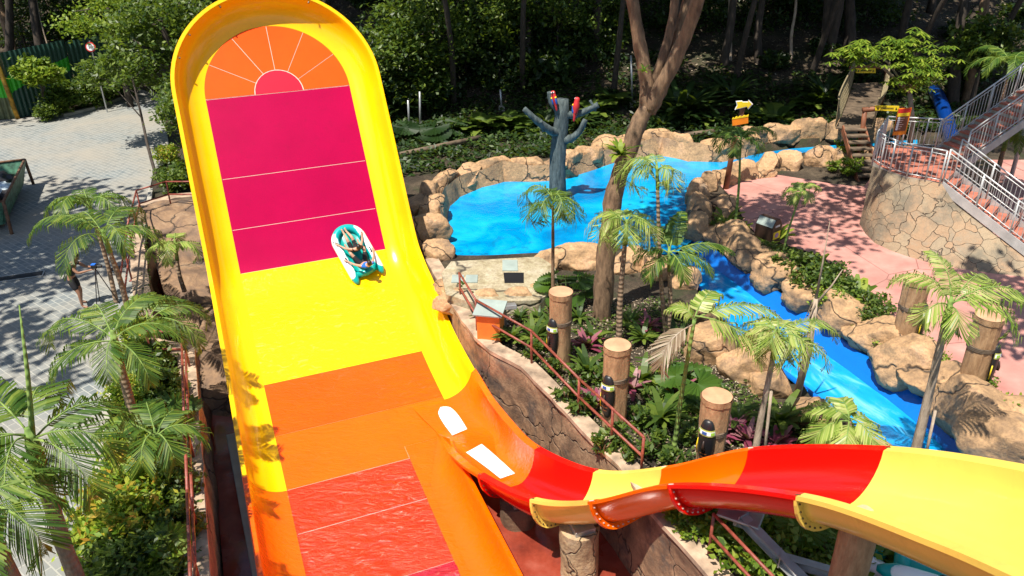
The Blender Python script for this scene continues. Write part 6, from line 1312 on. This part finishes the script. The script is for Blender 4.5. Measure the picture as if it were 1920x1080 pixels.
# off-frame trees that shade the road and plaza
for i, (x, y, z, r, lx, lab) in enumerate([(-30,21,13,(6.0,6.0,1.5),8,'broad tree off the left edge whose canopy shades the road by the skip'),(-27,11.5,12.5,(5.5,4.5,1.5),8,'nearer broad tree off the left edge shading the lower road'),(-36,40,12,(5,5,2.4),3,'farther broad tree off the left edge beyond the fence'),(-30,48,12,(5.5,5,2.4),4,'tall tree behind the green fence at the far left'),(-20,53,12,(5.5,5,2.4),0,'tall tree behind the end of the green fence'),(19,24,13.5,(5.0,4.0,1.4),-6,'tall tree behind the stairs spreading over the plaza'),(21,15,13,(4.0,3.5,1.2),-8,'tall tree off the right edge spreading over the lower plaza')]):
    tree('shade_tree', lab, (x, y, 0), z, r, z, .28, seed=90+i, mat='leaf_dark', nclump=(130 if i == 0 else 80) if i < 5 else 30, nleaf=44, L=.5, W=.3, limbs=6, shell=.1, lean=(lx, 0))
# leaf litter and ground cover: nobody could count it
def scatter(name, label, poly, n, L, W, mat, seed, zf=lambda x, y: 0, up_=1.5, off=.02, cat='ground cover', dens=None):
    rng = np.random.default_rng(seed); xs_ = [p[0] for p in poly]; ys_ = [p[1] for p in poly]; x = rng.uniform(min(xs_), max(xs_), n*3); y = rng.uniform(min(ys_), max(ys_), n*3); k = inpoly(x, y, poly); x = x[k][:n]; y = y[k][:n]
    if dens: m_ = np.array([noise.noise(V((a*.8, b*.8, seed))) > dens for a, b in zip(x, y)]); x = x[m_]; y = y[m_]
    z = np.array(zf(x, y))*1.0+rng.uniform(0, off, len(x)); mb = MB(); leaves_mb(mb, np.stack([x, y, z], 1), None, L, W, up_, 0, rng=rng); o = mb.build(name, M[mat]); return tag(o, label, cat, None, 'stuff')
garden = [(p.x, p.y) for p in GP([(880,600),(1010,565),(1130,560),(1250,560),(1330,640),(1420,720),(1560,840),(1700,900),(1700,1150),(1420,1150),(1240,960),(1110,830),(990,690)])]
scatter('ground_cover', 'low green weeds spread over the totem garden soil', garden, 9000, .10, .05, 'leaf', 1, off=.12, dens=-.05)
scatter('leaf_litter', 'dry fallen leaves over the garden soil', garden, 9000, .07, .035, 'dry_leaf', 2, up_=3, off=.02)
strip = [(p.x, p.y) for p in GP([(275,420),(290,640),(345,680),(370,860),(385,1090),(150,1090),(175,960),(200,800),(220,700),(258,540)])]
scatter('ground_cover', 'low leafy cover under the bushes of the left strip', strip, 9000, .13, .065, 'leaf', 3, off=.2)
rm = [(p.x, p.y) for p in GP([(1345,400),(1400,452),(1480,470),(1540,500),(1590,545),(1640,600),(1690,670),(1740,700),(1860,780),(1900,830),(1830,790),(1700,700),(1600,625),(1500,545),(1420,480),(1340,430)])]
scatter('ground_cover', 'low leafy cover between plaza edge and channel boulders', rm, 7000, .13, .065, 'leaf_lit', 4, off=.22)
scatter('ground_cover', 'low dark undergrowth along the foot of the forest slope behind the pool', [(-7,30.5),(-3,32.2),(1,33.6),(4,35.0),(10,36),(24,37),(26,42),(-8,43)], 22000, .30, .13, 'leaf_dark', 6, zf=lambda x, y: hill(x, y), off=.4, dens=-.3)
hp = [(-14,40),(27,40),(40,75),(-35,75),(-22,48)]
scatter('leaf_litter', 'dry brown leaves over the dark forest slope', hp, 26000, .16, .09, 'dry_leaf', 5, zf=lambda x, y: hill(x, y), up_=3, off=.05)

# ================================================================ RAFTS AND PEOPLE
def raft_mesh(L=2.3, Wd=.54, r=.16):
    """outline path: open U, rounded front at +y"""
    pts = [V((-Wd, -L*.5, .12)), V((-Wd, -L*.3, .13)), V((-Wd, 0, .13)), V((-Wd, L*.5-Wd, .13))]
    for k in range(1, 12): a = pi-pi*k/12; pts.append(V((cos(a)*Wd, L*.5-Wd+sin(a)*Wd*1.05, .13)))
    pts += [V((Wd, L*.5-Wd, .13)), V((Wd, 0, .13)), V((Wd, -L*.3, .13)), V((Wd, -L*.5, .12))]
    P = [V(q) for q in spline([tuple(p) for p in pts], 3)]; n = len(P)
    rad = [r*min(1, .35+1.6*min(i, n-1-i)/5) if min(i, n-1-i) < 3 else r for i in range(n)]
    return P, rad
def raft(label, loc, q, grp=None, bars=True):
    t = thing('inflatable_raft', label, 'raft', (0, 0, 0), grp); P, rad = raft_mesh(); mb = MB(); mb.tube(P, rad, 16); mb.build('side_tube', M['teal'], t, True)
    mb = MB(); rows = []
    for i in range(25):
        y = -.80+1.83*i/24; hw = .50 if y < .6 else max(.05, sqrt(max(.001, .52**2-(y-.6)**2))); rows.append([V((-hw+2*hw*j/12, y, .115+.035*cos(4*pi*(j/12))*(1 if i not in (0, 24) else 0)-.02)) for j in range(13)])
    low = [[V((p.x, p.y, .02)) for p in r] for r in (rows[0], rows[-1])]; mb.grid([low[0]]+rows+[low[1]]); mb.build('air_floor', M['teal_plain'], t, True)
    mb = MB(); mb.tube([V((-.42, -.80, .11)), V((0, -.86, .12)), V((.42, -.80, .11))], .13, 12); mb.build('back_rest_tube', M['teal_plain'], t, True)
    for (x, y, a) in ((-.52, .62, .5), (.50, .62, -.5), (-.52, -.12, .1), (.52, -.12, -.1)):
        mb = MB(); c = V((x, y, .27)); d = V((sin(-a), cos(a), 0)); mb.tube([c-d*.14-V((0,0,.02)), c-d*.07+V((0,0,.05)), c+d*.07+V((0,0,.05)), c+d*.14-V((0,0,.02))], .025, 8); h = mb.build('handle', M['black'], t, True)
        for s in (-1, 1): mb = MB(); mb.box(c+d*.15*s-V((0,0,.015)), (.09, .09, .03), -a); mb.build('handle_pad', M['black'], h, bevel=.01)
    t.matrix_world = Matrix.Translation(loc) @ q.to_4x4(); return t
def skin(name, J, E_, mat, parent, sub=2, root=0):
    """J: list of (co, radius); E_: edges"""
    me = bpy.data.meshes.new(name); me.from_pydata([tuple(j[0]) for j in J], E_, []); o = bpy.data.objects.new(name, me); COL.objects.link(o)
    sk_ = o.modifiers.new('s', 'SKIN'); sk_.use_smooth_shade = True; sub_ = o.modifiers.new('u', 'SUBSURF'); sub_.levels = sub; sub_.render_levels = sub
    for i, j in enumerate(J):
        r = j[1]; me.skin_vertices[0].data[i].radius = r if hasattr(r, '__len__') else (r, r); me.skin_vertices[0].data[i].use_root = (i == root)
    bpy.context.view_layer.update(); m2 = bpy.data.meshes.new_from_object(o.evaluated_get(bpy.context.evaluated_depsgraph_get())); bpy.data.objects.remove(o)
    m2.materials.clear(); m2.materials.append(M[mat]); m2.name = name; m2.polygons.foreach_set('use_smooth', [True]*len(m2.polygons)); o = bpy.data.objects.new(name, m2); COL.objects.link(o); o.parent = parent; return o
def person(label, J, skinmat, hairmat, shirt, shorts, sleeves=True, facing=V((0, 1, 0)), hair_len=.0, mat4=None, dress=False):
    """J: dict pelvis chest neck head, shL elL wrL, shR.., hipL knL anL.., toL"""
    t = thing('person', label, 'person', (0, 0, 0)); K = {k: V(v) for k, v in J.items()}; pts = []; idx = {}; ed = []
    def add(n, r, par=None, co=None): pts.append((co if co is not None else K[n], r)); idx[n] = len(pts)-1; (ed.append((idx[par], idx[n])) if par else None)
    add('pelvis', (.13, .10)); add('waist', (.115, .085), 'pelvis', K['pelvis'].lerp(K['chest'], .5)); add('chest', (.15, .10), 'waist'); add('neck', .055, 'chest'); add('chin', .06, 'neck', K['neck'].lerp(K['head'], .45)); add('head', (.082, .095), 'chin'); add('crown', .06, 'head', K['head']+(K['head']-K['neck']).normalized()*.09)
    for s in 'LR':
        add('sh'+s, .055, 'chest'); add('el'+s, .042, 'sh'+s); add('wr'+s, .027, 'el'+s); d = (K['wr'+s]-K['el'+s]).normalized(); add('pm'+s, (.038, .018), 'wr'+s, K['wr'+s]+d*.075)
        q = d.cross(V((0, 0, 1))); q = q.normalized() if q.length > .1 else V((1, 0, 0)); n_ = q.cross(d)
        for f in range(4):
            o_ = q*(f-1.5)*.021; a = K['wr'+s]+d*.10+o_; add(f'f{f}{s}', .009, 'pm'+s, a); add(f'g{f}{s}', .0085, f'f{f}{s}', a+d*.035-n_*.015); add(f'h{f}{s}', .007, f'g{f}{s}', a+d*(.050-.008*abs(f-1))-n_*.038)
        a = K['wr'+s]+d*.04-q*.045; add('t0'+s, .010, 'pm'+s, a); add('t1'+s, .008, 't0'+s, a+d*.035-q*.01-n_*.02)
        add('hip'+s, .085, 'pelvis'); add('kn'+s, .058, 'hip'+s); add('cf'+s, .052, 'kn'+s, K['kn'+s].lerp(K['an'+s], .35)); add('an'+s, .036, 'cf'+s); add('to'+s, (.042, .025), 'an'+s)
    skin('body', pts, ed, skinmat, t)
    hd = K['head']; upv = (K['head']-K['neck']).normalized(); f = facing.normalized(); sd = f.cross(upv).normalized(); f = upv.cross(sd).normalized()
    mb = MB(); mx = Matrix((sd, f, upv)).transposed(); rows = []
    for i in range(10):
        th = i/9*R_(100); row = []
        for j in range(20):
            a = 2*pi*j/20; k = 1.0; back = -sin(a); lim = R_(62)+R_(45)*max(0, back)+hair_len*max(0, back); th2 = lim*i/9
            row.append(hd+upv*.025+mx @ V((cos(a)*sin(th2)*.098, sin(a)*sin(th2)*.115-.01, cos(th2)*.118)))
        rows.append(row)
    mb.grid(rows, closed=True); mb.build('hair', M[hairmat], t, True)
    for s in (-1, 1):
        mb = MB(); mb.sphere(hd+f*.085+sd*s*.034+upv*.01, .012, nu=8, nv=6); mb.build('eye', M['black'], t, True); mb = MB(); mb.sphere(hd+sd*s*.088-upv*.01, (.012, .02, .03), nu=8, nv=6); mb.build('ear', M[skinmat], t, True)
    mb = MB(); mb.tube([hd+f*.085+upv*.01, hd+f*.115-upv*.025, hd+f*.09-upv*.035], [.008, .014, .008], 6); mb.build('nose', M[skinmat], t, True)
    mb = MB(); mb.tube([hd+f*.088-upv*.055-sd*.022, hd+f*.094-upv*.058, hd+f*.088-upv*.055+sd*.022], .006, 6); mb.build('mouth', M['parrot_red'], t, True)
    if shirt:
        sp = [(K['pelvis'].lerp(K['chest'], .12), (.148, .118)), (K['pelvis'].lerp(K['chest'], .5), (.135, .105)), (K['chest'], (.168, .122)), (K['chest'].lerp(K['neck'], .6), .075)]; e = [(0, 1), (1, 2), (2, 3)]
        for s in 'LR': sp += [(K['sh'+s], .074), (K['sh'+s].lerp(K['el'+s], .45 if sleeves else .08), .062)]; n = len(sp); e += [(2, n-2), (n-2, n-1)]
        skin('shirt', sp, e, shirt, t)
    if shorts:
        sp = [(K['pelvis'], (.155, .125)), (K['pelvis'].lerp(K['chest'], .25), (.145, .115))]; e = [(0, 1)]
        for s in 'LR': sp += [(K['hip'+s], .108), (K['hip'+s].lerp(K['kn'+s], .8), .082)]; n = len(sp); e += [(0, n-2), (n-2, n-1)]
        skin('shorts', sp, e, shorts, t)
    if mat4 is not None: t.matrix_world = mat4
    return t
# raft on the wall
sc_ = s_of_a(23.42)-.42; P0, tt, nn = surf(sc_+.25, 3.85)
ang = R_(16); yv = (tt*cos(ang)-Bv*sin(ang)).normalized(); 
# mean slope under the whole raft
Pa = surf(sc_+1.1, 3.88-.22)[0]; Pb = surf(sc_-.6, 3.88+.22)[0]; yv = (Pa-Pb).normalized(); xv_ = (Bv-yv*Bv.dot(yv)).normalized(); zv = xv_.cross(yv).normalized(); qm = Matrix((xv_, yv, zv)).transposed(); ctr = (Pa+Pb)/2+zv*.02
for _ in range(20):
    if all(((ctr+yv*y+xv_*x)-surf(sc_+.25+y*.97, 3.88+x)[0]).dot(zv) > -.02 for y in (-.8, -.4, 0, .4, .8) for x in (-.4, .4)): break
    ctr += zv*.03
rr_ = raft('turquoise and white two-seat raft carrying two riders on the magenta wall', ctr, qm); rr_.scale = (.8, .8, .8)
m4 = Matrix.Translation(ctr) @ qm.to_4x4() @ Matrix.Scale(.84, 4)
J2 = dict(pelvis=(0,-.52,.22), chest=(.02,-.74,.52), neck=(.03,-.78,.68), head=(.04,-.77,.82), shL=(-.18,-.70,.60), elL=(-.38,-.45,.45), wrL=(-.52,-.20,.36), shR=(.22,-.72,.60), elR=(.42,-.48,.46), wrR=(.54,-.20,.36),
  hipL=(-.11,-.46,.22), knL=(-.27,-.02,.42), anL=(-.24,.36,.22), toL=(-.26,.50,.24), hipR=(.11,-.46,.22), knR=(.27,-.02,.42), anR=(.24,.36,.22), toR=(.26,.50,.24))
person('person in a blue sleeveless shirt and black shorts seated at the back of the raft', J2, 'skin', 'hair', 'shirt_blue', 'cloth_black', False, V((.1, 1, .1)), mat4=m4)
J1 = dict(pelvis=(0,.18,.22), chest=(-.01,.02,.50), neck=(-.01,-.03,.65), head=(0,-.02,.78), shL=(-.16,.05,.57), elL=(-.36,.26,.42), wrL=(-.50,.52,.34), shR=(.15,.05,.57), elR=(.34,.28,.42), wrR=(.48,.54,.34),
  hipL=(-.09,.22,.21), knL=(-.12,.60,.38), anL=(-.07,.96,.22), toL=(-.09,1.10,.27), hipR=(.09,.22,.21), knR=(.08,.60,.38), anR=(.05,.96,.22), toR=(.04,1.10,.27))
person('person with dark hair and black swimwear seated at the front of the raft', J1, 'skin', 'hair', 'cloth_black', 'cloth_black', False, V((0, 1, .1)), hair_len=.6, mat4=m4)
# rafts stored under the flume at the lower right
for i, (x, y, z, rx, rz, lab) in enumerate([(1800,1078,.75,8,235,'empty turquoise and white raft, upper one of the pair at the bottom right edge'),(1745,1092,.38,4,215,'empty turquoise and white raft, lower one of the pair at the bottom right edge')]):
    q = Matrix.Rotation(R_(rz), 3, 'Z') @ Matrix.Rotation(R_(rx), 3, 'X'); raft(lab, G(x, y, z), q, 'stored rafts')
# photographer with tripod
f0 = G(166, 574); JP = dict(pelvis=(-.18,0,.92), chest=(-.05,0,1.30), neck=(.06,0,1.43), head=(.12,0,1.56), shL=(.0,.17,1.36), elL=(.22,.20,1.18), wrL=(.44,.12,1.20), shR=(.0,-.17,1.36), elR=(.20,-.22,1.16), wrR=(.44,-.08,1.18), hipL=(-.16,.10,.88), knL=(-.08,.14,.48), anL=(-.16,.16,.08), toL=(.0,.18,.03), hipR=(-.16,-.10,.88), knR=(.02,-.14,.48), anR=(.02,-.16,.08), toR=(.18,-.18,.03))
person('person in black shorts and dark top bending toward a camera on a tripod', JP, 'skin_dark', 'hair', 'cloth_black', 'cloth_black', True, V((1, 0, -.3)), mat4=Matrix.Translation((f0.x-.1, f0.y, .012)))
c = V((f0.x+.50, f0.y, 1.28)); t = thing('tripod_camera', 'small dark camera with a blue cover on a thin tripod in front of the photographer', 'camera', (c.x, c.y, 0))
mb = MB(); mb.box(c, (.16, .13, .10)); bd = mb.build('camera_body', M['black'], t, bevel=.01); mb = MB(); mb.tube([c+V((.08,0,0)), c+V((.20,0,0))], .042, 12); mb.build('lens', M['black'], bd); mb = MB(); mb.box(c+V((-.02,0,.065)), (.12,.12,.03)); mb.build('cover', M['shirt_blue'], bd, bevel=.01)
for a in (0.3, 2.4, 4.5): mb = MB(); mb.tube([c-V((0,0,.06)), V((c.x+cos(a)*.38, c.y+sin(a)*.38, .015))], .014, 6); mb.build('leg', M['black'], t)
# person behind the upper stairs
b = at(1822, 240, 29.5); hh = b.z+.35; zz = max(.012, hh-1.62)
JS = dict(pelvis=(0,0,.92), chest=(0,0,1.32), neck=(0,0,1.46), head=(0.02,-.02,1.60), shL=(-.18,0,1.38), elL=(-.26,-.05,1.12), wrL=(-.22,-.18,.92), shR=(.18,0,1.38), elR=(.34,-.08,1.48), wrR=(.46,-.14,1.62), hipL=(-.10,0,.88), knL=(-.11,-.03,.48), anL=(-.11,.02,.08), toL=(-.12,-.14,.03), hipR=(.10,0,.88), knR=(.11,-.03,.48), anR=(.11,.02,.08), toR=(.12,-.14,.03))
pl = G(1822, 300, 0); sp_c = V((b.x, 29.5, 0)); st_h = hh-1.70
if st_h > .15:
    mb = MB(); mb.box((sp_c.x, 29.6, st_h/2), (2.2, 1.6, st_h)); tag(mb.build('stone_platform', M['flag'], bevel=.04), 'low stone platform behind the upper stair flight', 'platform')
person('person in a bright blue shirt standing behind the railings of the upper stair flight', JS, 'skin', 'hair_brown', 'shirt_blue', 'shirt_blue', True, V((-.4, -1, 0)), mat4=Matrix.Translation((sp_c.x, 29.5, max(.0, st_h))))
